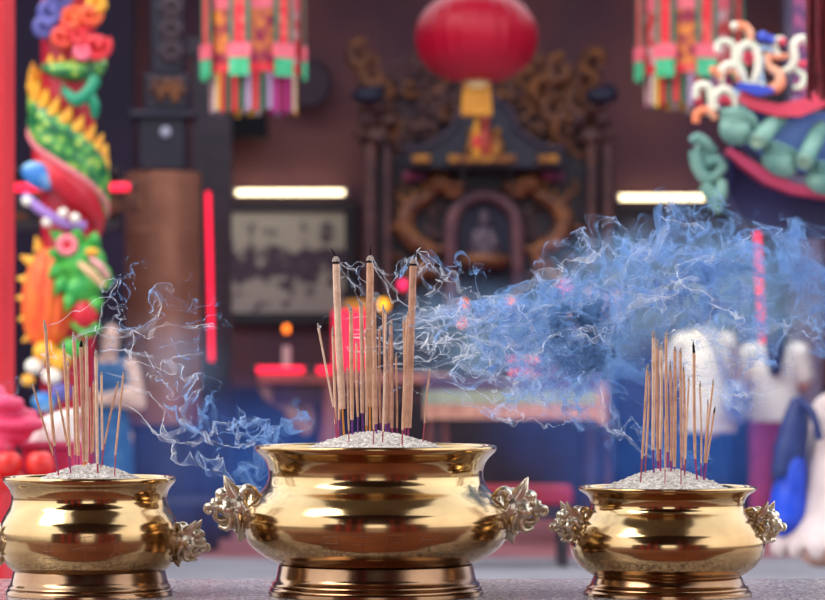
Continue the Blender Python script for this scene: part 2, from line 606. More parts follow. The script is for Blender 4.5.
# ================================================================ incense sticks
# tip x, tip y, end of coating x, y, foot x, y (pixels of the photograph), width, distance offset, tip kind, stem colour
SC_C = [
    (336, 262, 342.5, 409, 344, 434, 7.2, 0.0, 'wick', 'gold'), (370.3, 261, 370, 407, 370, 434, 7.4, 0.02, 'wick', 'gold'), (413.2, 264, 408.5, 428, 408, 436, 6.8, 0.01, 'wick', 'pink'),
    (351, 312, 352, 420, 352.5, 434, 4.0, -0.01, 'curl', 'purple'), (361, 306, 362.3, 413, 363, 434, 4.2, 0.03, 'curl', 'purple'), (374, 302, 376, 424, 376.5, 434, 4.2, -0.02, 'ash', 'purple'),
    (383.5, 312, 386, 424, 386.5, 434, 3.2, 0.0, 'ash', 'purple'), (391, 326, 392, 428, 392.5, 434, 3.4, 0.02, 'ash', 'pink'), (318.5, 328, 333.5, 407, 338, 438, 2.2, -0.01, 'ash', 'red'),
    (333, 336, 335.5, 424, 336.5, 438, 2.8, 0.01, 'ash', 'pink'), (385.5, 314, 383, 432, 382.5, 445, 2.2, -0.085, 'ash', 'red'), (407.5, 316, 402.5, 430, 402, 446, 2.6, -0.088, 'ash', 'red'),
    (374.5, 352, 373.6, 430, 373.4, 446, 2.0, -0.09, 'ash', 'red'), (396, 358, 397, 428, 397, 436, 2.2, 0.03, 'ash', 'pink'), (429.5, 372, 424.5, 423, 423, 440, 1.9, -0.03, 'ash', 'red'),
    (347.5, 370, 348.8, 431, 349, 444, 1.9, -0.08, 'ash', 'red'), (341, 350, 339, 420, 338.5, 436, 2.6, 0.04, 'ash', 'pink'), (356.5, 345, 358, 417, 358, 434, 2.6, 0.04, 'ash', 'purple'),
    (366, 338, 366.5, 426, 366.5, 434, 2.8, 0.05, 'ash', 'gold'), (379.5, 330, 380.5, 423, 381, 434, 2.6, 0.045, 'ash', 'purple'), (389, 344, 389, 423, 389, 434, 2.4, 0.05, 'ash', 'purple'),
    (404, 322, 405, 428, 405, 436, 2.8, 0.04, 'ash', 'pink')]
SC_L = [
    (45.6, 331, 54.6, 446, 58.3, 474, 3.4, -0.045, 'ash', 'pink'), (63.8, 348, 70, 458, 70.5, 470, 3.1, 0.0, 'ash', 'pink'), (74, 340, 78.3, 456, 79, 469, 3.7, 0.02, 'ash', 'pink'),
    (81, 347, 84, 462, 84.5, 470, 3.8, -0.01, 'black', 'gold'), (86.4, 346, 87, 462, 87, 470, 3.4, 0.03, 'ash', 'gold'), (96, 357, 97.5, 464, 97.7, 476, 3.3, -0.05, 'ash', 'red'),
    (101.5, 375, 102.3, 450, 102.5, 470, 2.5, 0.03, 'ash', 'pink'), (93.5, 384, 93, 452, 93, 470, 2.0, 0.04, 'ash', 'pink'), (68.3, 366, 69.6, 456, 70.6, 474, 2.4, -0.05, 'ash', 'pink'),
    (33, 386, 53.5, 455, 59, 476, 2.0, -0.055, 'ash', 'red'), (117.5, 385, 104.5, 444, 100, 472, 2.0, -0.02, 'ash', 'red'), (123.3, 375, 115.3, 455, 114.5, 478, 2.2, -0.055, 'ash', 'red'),
    (58.5, 398, 67.6, 446, 70, 472, 2.4, -0.03, 'curl', 'pink'), (73.6, 390, 75, 455, 75.2, 470, 2.1, 0.04, 'ash', 'pink'), (90, 392, 91.4, 454, 91.6, 470, 2.0, 0.045, 'ash', 'pink')]
SC_R = [
    (647, 371, 642, 459, 640.3, 489, 2.4, -0.06, 'ash', 'red'), (649.5, 376, 646, 455, 645, 478, 2.2, -0.01, 'ash', 'red'), (653.6, 338, 653, 450, 654, 478, 3.5, -0.04, 'ash', 'purple'),
    (657, 348, 658, 461, 658.3, 476, 3.4, 0.0, 'ash', 'pink'), (661, 350, 660.4, 449, 660.4, 476, 3.3, -0.02, 'ash', 'pink'), (666, 338, 667.5, 452, 668, 475, 3.1, 0.02, 'ash', 'pink'),
    (670.4, 371, 671, 461, 671.2, 477, 2.8, -0.03, 'ash', 'pink'), (675, 351, 674.3, 467, 674.3, 477, 3.5, 0.0, 'ash', 'purple'), (680.3, 353, 681.5, 457, 681.8, 475, 3.0, 0.03, 'ash', 'pink'),
    (683.8, 371, 684.6, 465, 684.6, 479, 2.5, -0.03, 'ash', 'pink'), (689, 381, 685.5, 459, 684.5, 479, 2.0, -0.04, 'ash', 'red'), (694, 353, 695.2, 459, 697, 480, 3.0, -0.045, 'black', 'pink'),
    (700, 387, 701, 463, 701.2, 478, 2.0, -0.01, 'ash', 'pink'), (713, 385, 704.5, 463, 703.3, 480, 2.0, -0.035, 'ash', 'purple'), (714, 413, 706.3, 463, 704.6, 481, 2.0, -0.03, 'black', 'pink'),
    (664.7, 420, 665, 470, 665, 489, 1.7, -0.08, 'ash', 'red'), (681, 400, 681, 468, 681, 489, 1.7, -0.085, 'ash', 'red'), (708, 404, 704.5, 462, 703.5, 479, 1.8, -0.02, 'ash', 'pink')]
STEM = dict(pink=stem_pink, purple=stem_purple, red=stem_red, gold=stem_gold)


def stick(t, where, label, group, rnd, hfun, cxw):
    tx, ty, ex, ey, fx, fy, wd, dd, kind, sc_ = t
    d = D0 + dd
    lean = rnd.uniform(-0.012, 0.012)
    A, B, C = P(tx, ty, d + lean), P(ex, ey, d), P(fx, fy, d)
    zs = hfun(C.x - cxw, C.y - D0)
    dirn = (C - B).normalized()
    if C.z > zs - 0.012 and dirn.z < -0.5:                      # the stem stands in the ash
        C = B + dirn * ((zs - 0.014 - B.z) / dirn.z)
    r = wd / 2 / PXM
    root = thing('incense_stick', C, label, 'incense stick', group)
    cm = [coat_m, coat_m, coat_m2, coat_m3][rnd.randrange(4)]
    body = (A - B)
    bend = Vector((rnd.uniform(-1, 1), rnd.uniform(-1, 1), 0)) * 0.0012
    pts = [B + body * (i / 9) + bend * math.sin(PI * i / 9) for i in range(10)]
    rr = [r * (0.82 if i == 0 else rnd.uniform(0.94, 1.05)) for i in range(10)]
    MB().tube(pts, rr, 12).build('coating', cm, root)
    MB().tube([C, B + body.normalized() * 0.004], min(r * 0.62, 0.0017), 8).build('stem', STEM[sc_], root)
    up = body.normalized()
    if kind == 'wick':                                           # thick stick: pale shoulder and a long black wick
        m = MB().lathe([(0, 0.0), (r * 1.02, 0.0), (r * 1.06, 0.003), (r * 0.9, 0.006), (r * 0.45, 0.0095), (0, 0.010)], A, 14)
        tipo = m.build('ash_tip', tip_ash, root)
        MB().tube([A - up * 0.0035, A + up * 0.0004], r * 1.05, 12).build('char_ring', tip_black, tipo)
        j = [(-0.002, 0.012), (-0.006, 0.02), (-0.009, 0.024)] if tx < 340 else [(0.0, 0.012), (0.0005, 0.02), (0.001, 0.026)] if tx < 380 else [(0.002, 0.01), (0.004, 0.02), (0.0055, 0.029)]
        MB().tube([A + up * 0.008] + [A + Vector((a, 0, b_)) for a, b_ in j], [0.0016, 0.0015, 0.0012, 0.0005], 7).build('wick', tip_black, tipo)
    elif kind == 'curl':
        MB().tube(smoothpath([A, A + Vector((-0.001, 0, 0.006)), A + Vector((-0.004, 0.001, 0.011)), A + Vector((-0.0075, 0.001, 0.0135))], 5), lerp([r, r * 0.9, r * 0.75, r * 0.4], 16), 10).build('ash_tip', tip_ash, root)
    else:
        ln = rnd.uniform(0.008, 0.02) if wd > 2.6 else rnd.uniform(0.004, 0.012)
        k = Vector((rnd.uniform(-1, 1), 0, 0)) * 0.0012
        MB().tube([A, A + up * ln * 0.5 + k * 0.5, A + up * ln + k], [r * 0.98, r * 0.85, r * 0.4], 9).build('ash_tip', tip_black if kind == 'black' else tip_ash, root)


def sticks(lst, urn, group, hfun, cxw, seed):
    rnd = random.Random(seed)
    order = sorted(range(len(lst)), key=lambda i: lst[i][0])
    for rank, i in enumerate(order):
        t = lst[i]
        if t[8] == 'wick':
            lab = 'thick tan incense stick with black wick, %s of the three tallest in the middle urn' % ('leftmost' if t[0] < 340 else 'central' if t[0] < 380 else 'rightmost')
        else:
            q = 'thin ' if t[6] < 2.3 else 'straight '
            stemw = {'pink': 'pink', 'purple': 'purple', 'red': 'red', 'gold': 'yellow'}[t[9]]
            lab = '%stan stick with %s stem in the %s urn, %s tip from the left' % (q, stemw, urn, ORD[rank])
        stick(t, urn, lab, group, rnd, hfun, cxw)


sticks(SC_C, 'middle', 'incense sticks in the middle urn', h_c, xc, 11)
sticks(SC_L, 'left-hand', 'incense sticks in the left-hand urn', h_l, xl, 12)
sticks(SC_R, 'right-hand', 'incense sticks in the right-hand urn', h_r, xr, 13)
# ================================================================ the hall and the courtyard
XW = 5.2
wall_m = M('plum_plaster', (138, 88, 84), 0.85, 0, (92, 62, 84), 0.9, (0.35, 0.7), bump=0.1, bscale=20)
dark_wall_m = M('dusky_purple_wall', (80, 58, 96), 0.85, 0, (60, 44, 78), 0.8)
floor_m = M('pink_floor_tiles', (186, 116, 118), 0.5, 0, (160, 94, 102), 1.2)
court_m = M('grey_granite_paving', (176, 172, 178), 0.5, 0, (156, 150, 156), 2.0)
porch_m = M('terracotta_paving', (128, 70, 54), 0.6, 0, (100, 54, 44), 2.0)
struct(MB().box2((-XW, 19.6, -0.1), (XW, 26.4, 0)), 'floor', floor_m)
struct(MB().box2((-12, 6.5, -0.1), (12, 19.59, 0)), 'floor_courtyard', court_m)
struct(MB().box2((-12, -14, -0.1), (12, 6.49, 0)), 'floor_gatehouse', porch_m)
struct(MB().box2((-XW - 0.2, 26.2, 0), (XW + 0.2, 26.4, 5.4)), 'wall_back', wall_m)
struct(MB().box2((-XW, 26.14, 0.0), (XW, 26.199, 1.02)), 'shade_strip_back', M('low_wall_shade', (44, 32, 56), 0.6, 0, (34, 24, 46), 4))  # dark strip added; its colour stands for the gloom under the altars
struct(MB().box2((-XW - 0.2, 13.2, 0), (-XW, 26.2, 5.4)), 'wall_left', dark_wall_m)
struct(MB().box2((XW, 13.2, 0), (XW + 0.2, 26.2, 5.4)), 'wall_right', dark_wall_m)
# the roof leaves an open light well over the front of the hall
ceil_m = M('dark_roof_timber', (54, 38, 44), 0.8, 0, (40, 28, 36), 3)
struct(MB().box2((-XW - 0.2, 15.9, 5.4), (XW + 0.2, 18.2, 5.6)), 'ceiling', ceil_m)
struct(MB().box2((-XW - 0.2, 22.9, 5.4), (XW + 0.2, 26.4, 5.6)), 'ceiling_rear', ceil_m)
# added dark sheet; its colour deepens the gloom behind the dragon
struct(MB().box2((-XW, 24.6, 0), (-2.15, 24.8, 5.3)), 'wall_gloom_left', M('corner_gloom', (46, 32, 60), 0.85, 0, (34, 24, 46), 0.8))

metal_d0 = M('sky_dimmer_steel', (60, 56, 58), 0.5)
# covered gatehouse around and behind the viewer, which the brass mirrors
gate_m = M('gatehouse_wall', (96, 62, 54), 0.8, 0, (72, 46, 42), 1.0)
red_lacq = M('red_lacquer', (206, 36, 36), 0.35, 0, (176, 24, 30), 3)
struct(MB().box2((-9, -3.7, 0), (-1.3, -3.4, 4.2)), 'wall_gatehouse', gate_m)
struct(MB().box2((1.3, -3.7, 0), (9, -3.4, 4.2)), 'wall_gatehouse_right', gate_m)
struct(MB().box2((-1.3, -3.7, 3.5), (1.3, -3.4, 4.2)), 'trim_1', M('gate_lintel', (120, 50, 40), 0.7))
struct(MB().box2((-4.6, -3.7, 4.2), (4.6, 2.6, 4.4)), 'ceiling_gatehouse', M('gatehouse_ceiling', (70, 44, 38), 0.8, 0, (52, 34, 32), 2))
canopy = thing('sky_dimmer', (0, 5.9, 4.2), 'added unseen grey green sheet on two beams, dimming the sky the urns mirror', 'canopy')  # out of view, added to dim the overhead sky in the brass
MB().box2((-1.7, 2.65, 4.2), (1.7, 9.2, 4.23)).build('sheet', M('sky_dimmer_sheet', (150, 152, 130), 0.7, 0, (130, 132, 112), 3), canopy)
for x in (-1.6, 1.6):
    MB().box2((x - 0.05, 2.65, 4.231), (x + 0.05, 9.2, 4.33)).build('sky_dimmer_beam', metal_d0, canopy)

for x in (-4.2, -2.9, -1.7, 1.7, 2.9, 4.2):
    tag(MB().cyl((x, -1.2, 0.001), (x, -1.2, 4.199), 0.2, n=20).build('gatehouse_post', red_lacq), 'round red lacquered post of the gatehouse on the viewer\'s side of the courtyard', 'post', 'gatehouse posts', 'thing')

# ---------------------------------------------------------------- fluorescent tubes and picture on the back wall
tube_m = M('fluorescent_glow', (255, 244, 214), 0.4, emit=(255, 236, 190), estr=4.2)
metal_w = M('white_enamel', (200, 190, 180), 0.4)
metal_d = M('dark_metal', (40, 36, 42), 0.5)


def bar_light(x0, x1, y, d, label):
    c = P((x0 + x1) / 2, y, d)
    r = thing('fluorescent_tube', c, label, 'lamp', 'fluorescent tubes on the back wall')
    a, b_ = P(x0, y, d), P(x1, y, d)
    m = MB().cyl(a, b_, 0.023, n=18)
    m.build('glowing_tube', tube_m, r)
    for p, s_ in ((a, -1), (b_, 1)):
        MB().cyl(p + Vector((s_ * 0.002, 0, 0)), p + Vector((s_ * 0.03, 0, 0)), 0.034, n=14).build('end_cap', metal_w, r)
    MB().box2((a.x, d + 0.036, a.z - 0.012), (b_.x, 26.2, a.z + 0.012)).build('wall_mount', metal_w, r)


bar_light(237, 344, 192.5, 26.06, 'glowing warm white fluorescent tube on the wall above the tree painting')
bar_light(620, 704, 197.5, 26.06, 'glowing warm white fluorescent tube between the carved shrine and the roof ornament')

pic = thing('landscape_painting', P(287, 312, 26.15), 'dark framed painting of tree crowns hanging under the fluorescent tube', 'picture')
a, b_ = P(228, 212, 26.15), P(345, 313, 26.15)
cv = bpy.data.materials.new('painted_landscape')
cv.use_nodes = True
nt = cv.node_tree
bs = nt.nodes['Principled BSDF']
tcn = nt.nodes.new('ShaderNodeTexCoord')
sep = nt.nodes.new('ShaderNodeSeparateXYZ')
nt.links.new(tcn.outputs['Generated'], sep.inputs[0])
skyr = nt.nodes.new('ShaderNodeValToRGB')
for i, (p_, c_) in enumerate(((0.0, (190, 170, 160)), (0.2, (206, 184, 170)), (0.5, (236, 224, 214)), (1.0, (220, 206, 176)))):
    e = skyr.color_ramp.elements[0] if i == 0 else skyr.color_ramp.elements[1] if i == 3 else skyr.color_ramp.elements.new(p_)
    e.position = p_
    e.color = (*L(c_), 1)
nt.links.new(sep.outputs['Z'], skyr.inputs['Fac'])
nz = nt.nodes.new('ShaderNodeTexNoise')
nz.inputs['Scale'].default_value = 6.5
nz.inputs['Detail'].default_value = 6
nt.links.new(tcn.outputs['Generated'], nz.inputs['Vector'])
mth = nt.nodes.new('ShaderNodeMath')           # clumps of tree crowns in the middle of the canvas
mth.operation = 'SUBTRACT'
mth.inputs[1].default_value = 0.48
nt.links.new(sep.outputs['Z'], mth.inputs[0])
ab = nt.nodes.new('ShaderNodeMath')
ab.operation = 'ABSOLUTE'
nt.links.new(mth.outputs[0], ab.inputs[0])
ml = nt.nodes.new('ShaderNodeMath')
ml.operation = 'MULTIPLY_ADD'
ml.inputs[1].default_value = -0.55
nt.links.new(ab.outputs[0], ml.inputs[0])
nt.links.new(nz.outputs['Fac'], ml.inputs[2])
st = nt.nodes.new('ShaderNodeMapRange')
st.inputs['From Min'].default_value = 0.35
st.inputs['From Max'].default_value = 0.45
nt.links.new(ml.outputs[0], st.inputs['Value'])
mx = nt.nodes.new('ShaderNodeMix')
mx.data_type = 'RGBA'
mx.inputs['B'].default_value = (*L((84, 58, 76)), 1)
nt.links.new(skyr.outputs['Color'], mx.inputs['A'])
nt.links.new(st.outputs['Result'], mx.inputs['Factor'])
nt.links.new(mx.outputs['Result'], bs.inputs['Base Color'])
bs.inputs['Roughness'].default_value = 0.5
wood_d = M('dark_stained_wood', (46, 34, 46), 0.5, 0, (30, 22, 34), 5, stretch=(1, 1, 6))
MB().box2((a.x, 26.12, b_.z), (b_.x, 26.17, a.z)).build('painted_canvas', cv, pic)
fw = 0.09
fr = [((a.x - fw, b_.z - fw), (a.x, a.z + fw)), ((b_.x, b_.z - fw), (b_.x + fw, a.z + fw)), ((a.x, a.z), (b_.x, a.z + fw)), ((a.x, b_.z - fw), (b_.x, b_.z))]
for (x0, z0), (x1, z1) in fr:
    MB().box2((x0, 26.08, z0), (x1, 26.19, z1)).build('frame_rail', wood_d, pic)

# second, dimmer panel right of the shrine
pan = thing('wall_panel', P(662, 345, 26.1), 'dim brown wooden wall panel under the second fluorescent tube', 'panel')
a, b_ = P(622, 214, 26.1), P(722, 420, 26.1)
MB().box2((a.x, 26.12, b_.z), (b_.x, 26.19, a.z)).build('board', M('brown_board', (104, 76, 66), 0.6, 0, (80, 58, 56), 3), pan)
for x0, x1, z0, z1 in ((a.x - .08, a.x, b_.z, a.z), (b_.x, b_.x + .08, b_.z, a.z), (a.x - .08, b_.x + .08, a.z, a.z + .08)):
    MB().box2((x0, 26.07, z0), (x1, 26.19, z1)).build('frame_rail', wood_d, pan)

# round dark fan and a loudspeaker high on the wall by the embroidered lantern
g = P(308, 84, 25.9)
gong = thing('wall_gong', g, 'dark purple round gong high on the wall beside the embroidered lantern', 'gong')
MB().lathe([(0, -0.03), (0.13, -0.03), (0.19, -0.01), (0.2, 0.03), (0.18, 0.05), (0, 0.05)], (0, 0, 0), 40).build('disc', M('dark_bronze', (56, 34, 52), 0.5, 0.3), gong)
gd = [o for o in gong.children][0]
for v in gd.data.vertices:
    q = v.co + g
    v.co = Vector((q.x, -q.z, q.y))
MB().cyl(g + Vector((0, 0.05, 0)), Vector((g.x, 26.2, g.z)), 0.04, n=12).build('wall_mount', metal_d, gong)
c = P(243, 124, 25.8)
spk = thing('loudspeaker', c, 'small black loudspeaker box on the wall under the embroidered lantern', 'loudspeaker')
MB().box(c, (0.4, 0.26, 0.24)).build('cabinet', M('black_plastic', (22, 22, 34), 0.5), spk, bevel=0.02)
MB().box(c + Vector((0, -0.14, 0)), (0.36, 0.02, 0.2)).build('grille', M('speaker_cloth', (14, 14, 24), 0.9), spk)
MB().box2((c.x - 0.04, 25.93, c.z - 0.05), (c.x + 0.04, 26.2, c.z + 0.05)).build('wall_mount', metal_d, spk)

# ---------------------------------------------------------------- neon tubes
neon_m = M('red_neon', (255, 40, 70), 0.4, emit=(255, 20, 62), estr=1.5)


def neon(pts, d, r, label, back=None):
    q = [P(x, y, d) for x, y in pts]
    root = thing('neon_tube', q[-1], label, 'neon light')
    pp = smoothpath(q, 8) if len(q) > 2 else q
    MB().tube(pp, r, 12).build('glowing_tube', neon_m, root)
    for p, k in ((q[0], q[1]), (q[-1], q[-2])):
        u = (p - k).normalized()
        MB().cyl(p + u * 0.001, p + u * 0.035, r * 1.05, n=12).build('end_cap', metal_d, root)
    by = back or d + 0.12
    for t in (0.2, 0.8):
        p = q[0] + (q[-1] - q[0]) * t
        MB().cyl(p + Vector((0, r, 0)), Vector((p.x, by, p.z)), 0.012, n=8).build('wall_mount', metal_d, root)
    return root


neon([(208, 192), (210, 275), (211.5, 361)], 21.6, 0.016, 'upright red neon tube beside the copper clad column', 21.8)
neon([(757, 223), (759.5, 285), (763, 349)], 24.7, 0.021, 'upright red neon tube under the roof ornament, seen through smoke', 24.9)
neon([(10, 187.5), (130, 187)], 19.0, 0.024, 'level red neon tube passing behind the dragon column', 19.15)

# narrow dark board that carries the upright neon tubes
for x, d, lab in ((217, 21.88, 'narrow dark upright board behind the neon tube by the copper column'), (768, 25.0, 'narrow dark upright board behind the neon tube under the roof ornament')):
    p = P(x, 300, d)
    r = thing('upright_board', (p.x, d, 0), lab, 'board')
    MB().box2((p.x - 0.16, d - 0.07, 0), (p.x + 0.10, d + 0.05, 3.3)).build('board', wood_d, r)
    MB().box2((p.x - 0.2, d - 0.09, 3.3), (p.x + 0.14, d + 0.07, 3.42)).build('cap', wood_d, r)

# carved gilt bracket shelf behind the dragon
gilt = M('dull_gilding', (196, 132, 52), 0.45, 0.35, (130, 76, 40), 14, bump=0.2, bscale=40)
gilt_d = M('faded_gilding', (150, 92, 52), 0.55, 0.2, (86, 50, 42), 12, bump=0.2, bscale=40)
br = thing('carved_crossbeam', P(70, 240, 19.3), 'dark carved crossbeam with gilt flowers, half hidden behind the dragon column', 'beam')
br['kind'] = 'thing'
a, b_ = P(-60, 178, 19.6), P(123, 232, 19.6)
MB().box2((a.x, 19.25, b_.z), (b_.x, 19.45, b_.z + 0.06)).build('board', wood_d, br)
MB().box2((a.x, 19.25, a.z), (b_.x, 19.45, a.z + 0.05)).build('board', wood_d, br)
MB().box2((a.x, 19.4, b_.z), (b_.x, 19.46, a.z)).build('back_panel', wood_d, br)
MB().box2((a.x - 0.1, 19.2, b_.z - 0.05), (a.x, 19.5, 5.39)).build('wall_mount', wood_d, br)  # added upright at the end of the beam; no wall stands here
rnd = random.Random(3)
for i in range(22):
    q = P(rnd.uniform(18, 134), rnd.uniform(184, 228), 19.36)
    m = MB()
    for k in range(5):
        t = 2 * PI * k / 5 + i
        m.ell(q + Vector((math.cos(t), 0, math.sin(t))) * 0.03, (0.024, 0.016, 0.024), 8, 6)
    m.ell(q, 0.02, 8, 6)
    m.build('gilt_flower', gilt_d, br)

# ---------------------------------------------------------------- copper clad column with a carved head
cd_ = 20.5
cc = P(163, 430, cd_)
col = thing('copper_column', (cc.x, cd_, 0), 'thick copper clad column with a dark carved wooden head and dark base', 'column')
col['kind'] = 'thing'
copper = M('brushed_copper', (176, 118, 92), 0.45, 0.5, (150, 96, 76), 3, rvar=0.08, bump=0.04, bscale=10)
rc = 37.5 * cd_ / F
zt, zb = P(0, 173, cd_).z, P(0, 424, cd_).z
MB().cyl((cc.x, cd_, zb), (cc.x, cd_, zt), rc, n=64).build('copper_sleeve', copper, col)
m = MB()
for z in np.linspace(zb + 0.25, zt - 0.05, 5):
    m = MB().torus((cc.x, cd_, z), rc + 0.002, 0.006, nu=64, nv=6)
    m.build('sleeve_seam', copper, col)
MB().box2((cc.x - 0.006, cd_ - rc - 0.006, zb), (cc.x + 0.006, cd_ - rc + 0.01, zt)).build('sleeve_seam', copper, col)
MB().lathe([(0, 0.0), (rc * 1.5, 0.0), (rc * 1.5, 0.3), (rc * 1.25, 0.36), (rc * 1.3, 0.5), (rc * 1.12, 0.62), (rc * 1.1, zb - 0.001), (0, zb - 0.001)], (cc.x, cd_, 0), 48).build('base', M('dark_blue_stone', (48, 44, 66), 0.6), col)
navy = M('navy_lacquer', (34, 28, 50), 0.45, 0, (24, 20, 40), 6)
hz = P(0, 172, cd_).z
for x0, x1, y0, y1, dp in ((140, 187, 120, 172, 0.36), (132, 195, 113, 121, 0.44), (146, 190, 76, 113, 0.34), (152, 184, -20, 76, 0.28)):
    A, B = P(x0, y1, cd_), P(x1, y0, cd_)
    MB().box2((A.x, cd_ - dp / 2, A.z), (B.x, cd_ + dp / 2, B.z - 0.002)).build('carved_block', navy, col, bevel=0.015)
for px_, py_, s_ in ((160, 90, 1), (175, 90, -1)):
    q = P(px_, py_, cd_ - 0.18)
    m = MB()
    for k in range(7):
        t = k / 6
        m.ell(q + Vector((s_ * 0.09 * (t - 0.5), 0, 0.05 * math.sin(t * 9))), (0.028, 0.02, 0.035), 8, 6)
    m.build('gilt_carving', gilt_d, col)
for y_ in (8, 30, 52):
    q = P(171, y_, cd_ - 0.15)
    m = MB()
    for k in range(6):
        t = 2 * PI * k / 6
        m.ell(q + Vector((math.cos(t), 0, math.sin(t))) * 0.045, (0.035, 0.02, 0.035), 8, 6)
    m.build('gilt_carving', M('bronze_flower', (70, 48, 56), 0.5), col)
q = P(165.5, 132, cd_ - 0.2)
MB().ell(q, (0.035, 0.02, 0.035)).build('glass_boss', M('pale_boss', (190, 190, 210), 0.2), col)

# ---------------------------------------------------------------- red post at the left edge
rp_ = P(10, 0, 11.2)
post = thing('red_post', (rp_.x - 0.15, 11.2, 0), 'plain glossy red post filling the left edge of the view', 'post')
post['kind'] = 'thing'
red_paint = M('bright_red_paint', (226, 44, 52), 0.5, 0, (206, 32, 44), 4)
MB().box2((rp_.x - 0.3, 11.05, 0.16), (rp_.x, 11.35, 5.2)).build('shaft', red_paint, post, bevel=0.02)
MB().box2((rp_.x - 0.36, 10.99, 0), (rp_.x + 0.06, 11.41, 0.159)).build('base', M('post_stone', (120, 110, 112), 0.7), post, bevel=0.01)

# ---------------------------------------------------------------- carved shrine
sd = 24.9


def X(px):
    return (px - CX) * sd / F


def Z(py):
    return ZC - (py - HY) * sd / F


sh = thing('carved_shrine', (X(484), sd, 0), 'tall dark carved wooden shrine with gilded scrolls and dragons around an arched niche', 'shrine')
sh_wood = M('shrine_dark_wood', (44, 32, 44), 0.55, 0, (28, 20, 34), 4, bump=0.2, bscale=12)
sh_brown = M('shrine_brown_carving', (104, 66, 60), 0.55, 0.05, (66, 42, 50), 9, bump=0.4, bscale=22)
MB().box2((X(368), sd + 0.02, 0), (X(606), sd + 0.5, Z(150))).build('back_panel', sh_wood, sh)
for x0, x1 in ((364, 377), (383, 392), (586, 596), (602, 613)):
    MB().cyl((X((x0 + x1) / 2), sd - 0.12, 0), (X((x0 + x1) / 2), sd - 0.12, Z(146)), (X(x1) - X(x0)) / 2, n=20).build('pillar', sh_brown, sh)
for s_ in (-1, 1):                                     # pillar heads
    m = MB()
    for px_, py_, r_ in ((378, 138, 12), (366, 122, 9), (390, 122, 9), (376, 108, 10), (360, 136, 7)):
        px2 = px_ if s_ < 0 else 968 - px_
        m.ell((X(px2), sd - 0.1, Z(py_)), (r_ * sd / F, 0.1, r_ * sd / F * 0.8))
    m.build('pillar_head', sh_brown, sh, remesh=0.016, relax=1)
    q = (X(368 if s_ < 0 else 600), sd - 0.2, Z(98))
    MB().ell(q, (0.13, 0.09, 0.075)).ell((q[0] + 0.06, q[1], q[2] + 0.04), (0.06, 0.06, 0.05)).build('guardian_figure', M('blue_black_carving', (26, 26, 52), 0.5), sh, remesh=0.014)
# crest: a pierced board of scrolls, fan shaped
rnd = random.Random(21)
MB().prism([(X(x), Z(y)) for x, y in ((375, 150), (382, 100), (400, 76), (440, 60), (484, 52), (528, 60), (566, 76), (586, 100), (593, 150))], sd + 0.06, sd + 0.14).build('crest_board', M('crest_dark_wood', (60, 40, 50), 0.7, 0, (40, 28, 42), 6), sh)  # darker wood board behind the scrolls


def scroll(c, r, turns, a0, hand, thick, y):
    pts = []
    n = int(14 * turns)
    for i in range(n + 1):
        t = i / n
        a = a0 + hand * turns * 2 * PI * t
        k = r * (1 - 0.82 * t)
        pts.append((c[0] + k * math.cos(a), y - 0.05 * t, c[1] + k * math.sin(a)))
    return pts, [thick * (0.5 + 0.9 * math.sin(PI * min(t * 1.1 + 0.1, 1))) for t in ramp(0, 1, n + 1)]


n_s = 0
for ring, (cnt, lo, hi) in enumerate(((12, 0.40, 0.5), (16, 0.58, 0.68), (19, 0.74, 0.84), (22, 0.9, 1.02))):
    for i in range(cnt):
        a = PI * (0.02 + 0.96 * i / (cnt - 1)) + rnd.uniform(-0.05, 0.05)
        rr = rnd.uniform(lo, hi)
        px_ = 484 + math.cos(a) * 122 * rr
        py_ = 148 - math.sin(a) * 104 * rr
        if py_ > 140 and 425 < px_ < 545:
            continue
        pts, rad = scroll((X(px_), Z(py_)), rnd.uniform(0.07, 0.11), rnd.uniform(1.0, 1.5), rnd.uniform(0, 6.28), rnd.choice((-1, 1)), 0.019, sd + 0.02)
        warm = (px_ > 505 and rnd.random() < 0.75) or rnd.random() < 0.18
        MB().tube(pts, rad, 8).build('crest_scroll', gilt_d if warm else sh_brown, sh)
        n_s += 1
for px_, py_, k in ((362, 56, 1), (374, 76, 1), (384, 94, -1), (596, 62, -1), (588, 82, -1), (580, 104, 1), (560, 70, 1), (545, 88, -1), (556, 110, 1), (566, 128, -1)):
    pts, rad = scroll((X(px_), Z(py_)), 0.12, 1.2, 1.2 * k, k, 0.034, sd - 0.02)
    MB().tube(pts, rad, 9).build('crest_scroll', gilt_d, sh)
    MB().cyl((X(px_), sd - 0.02, Z(py_)), (X(px_) + (484 - px_) * 0.0006, sd + 0.09, Z(py_) - 0.05), 0.03, n=8).build('crest_support', sh_brown, sh)
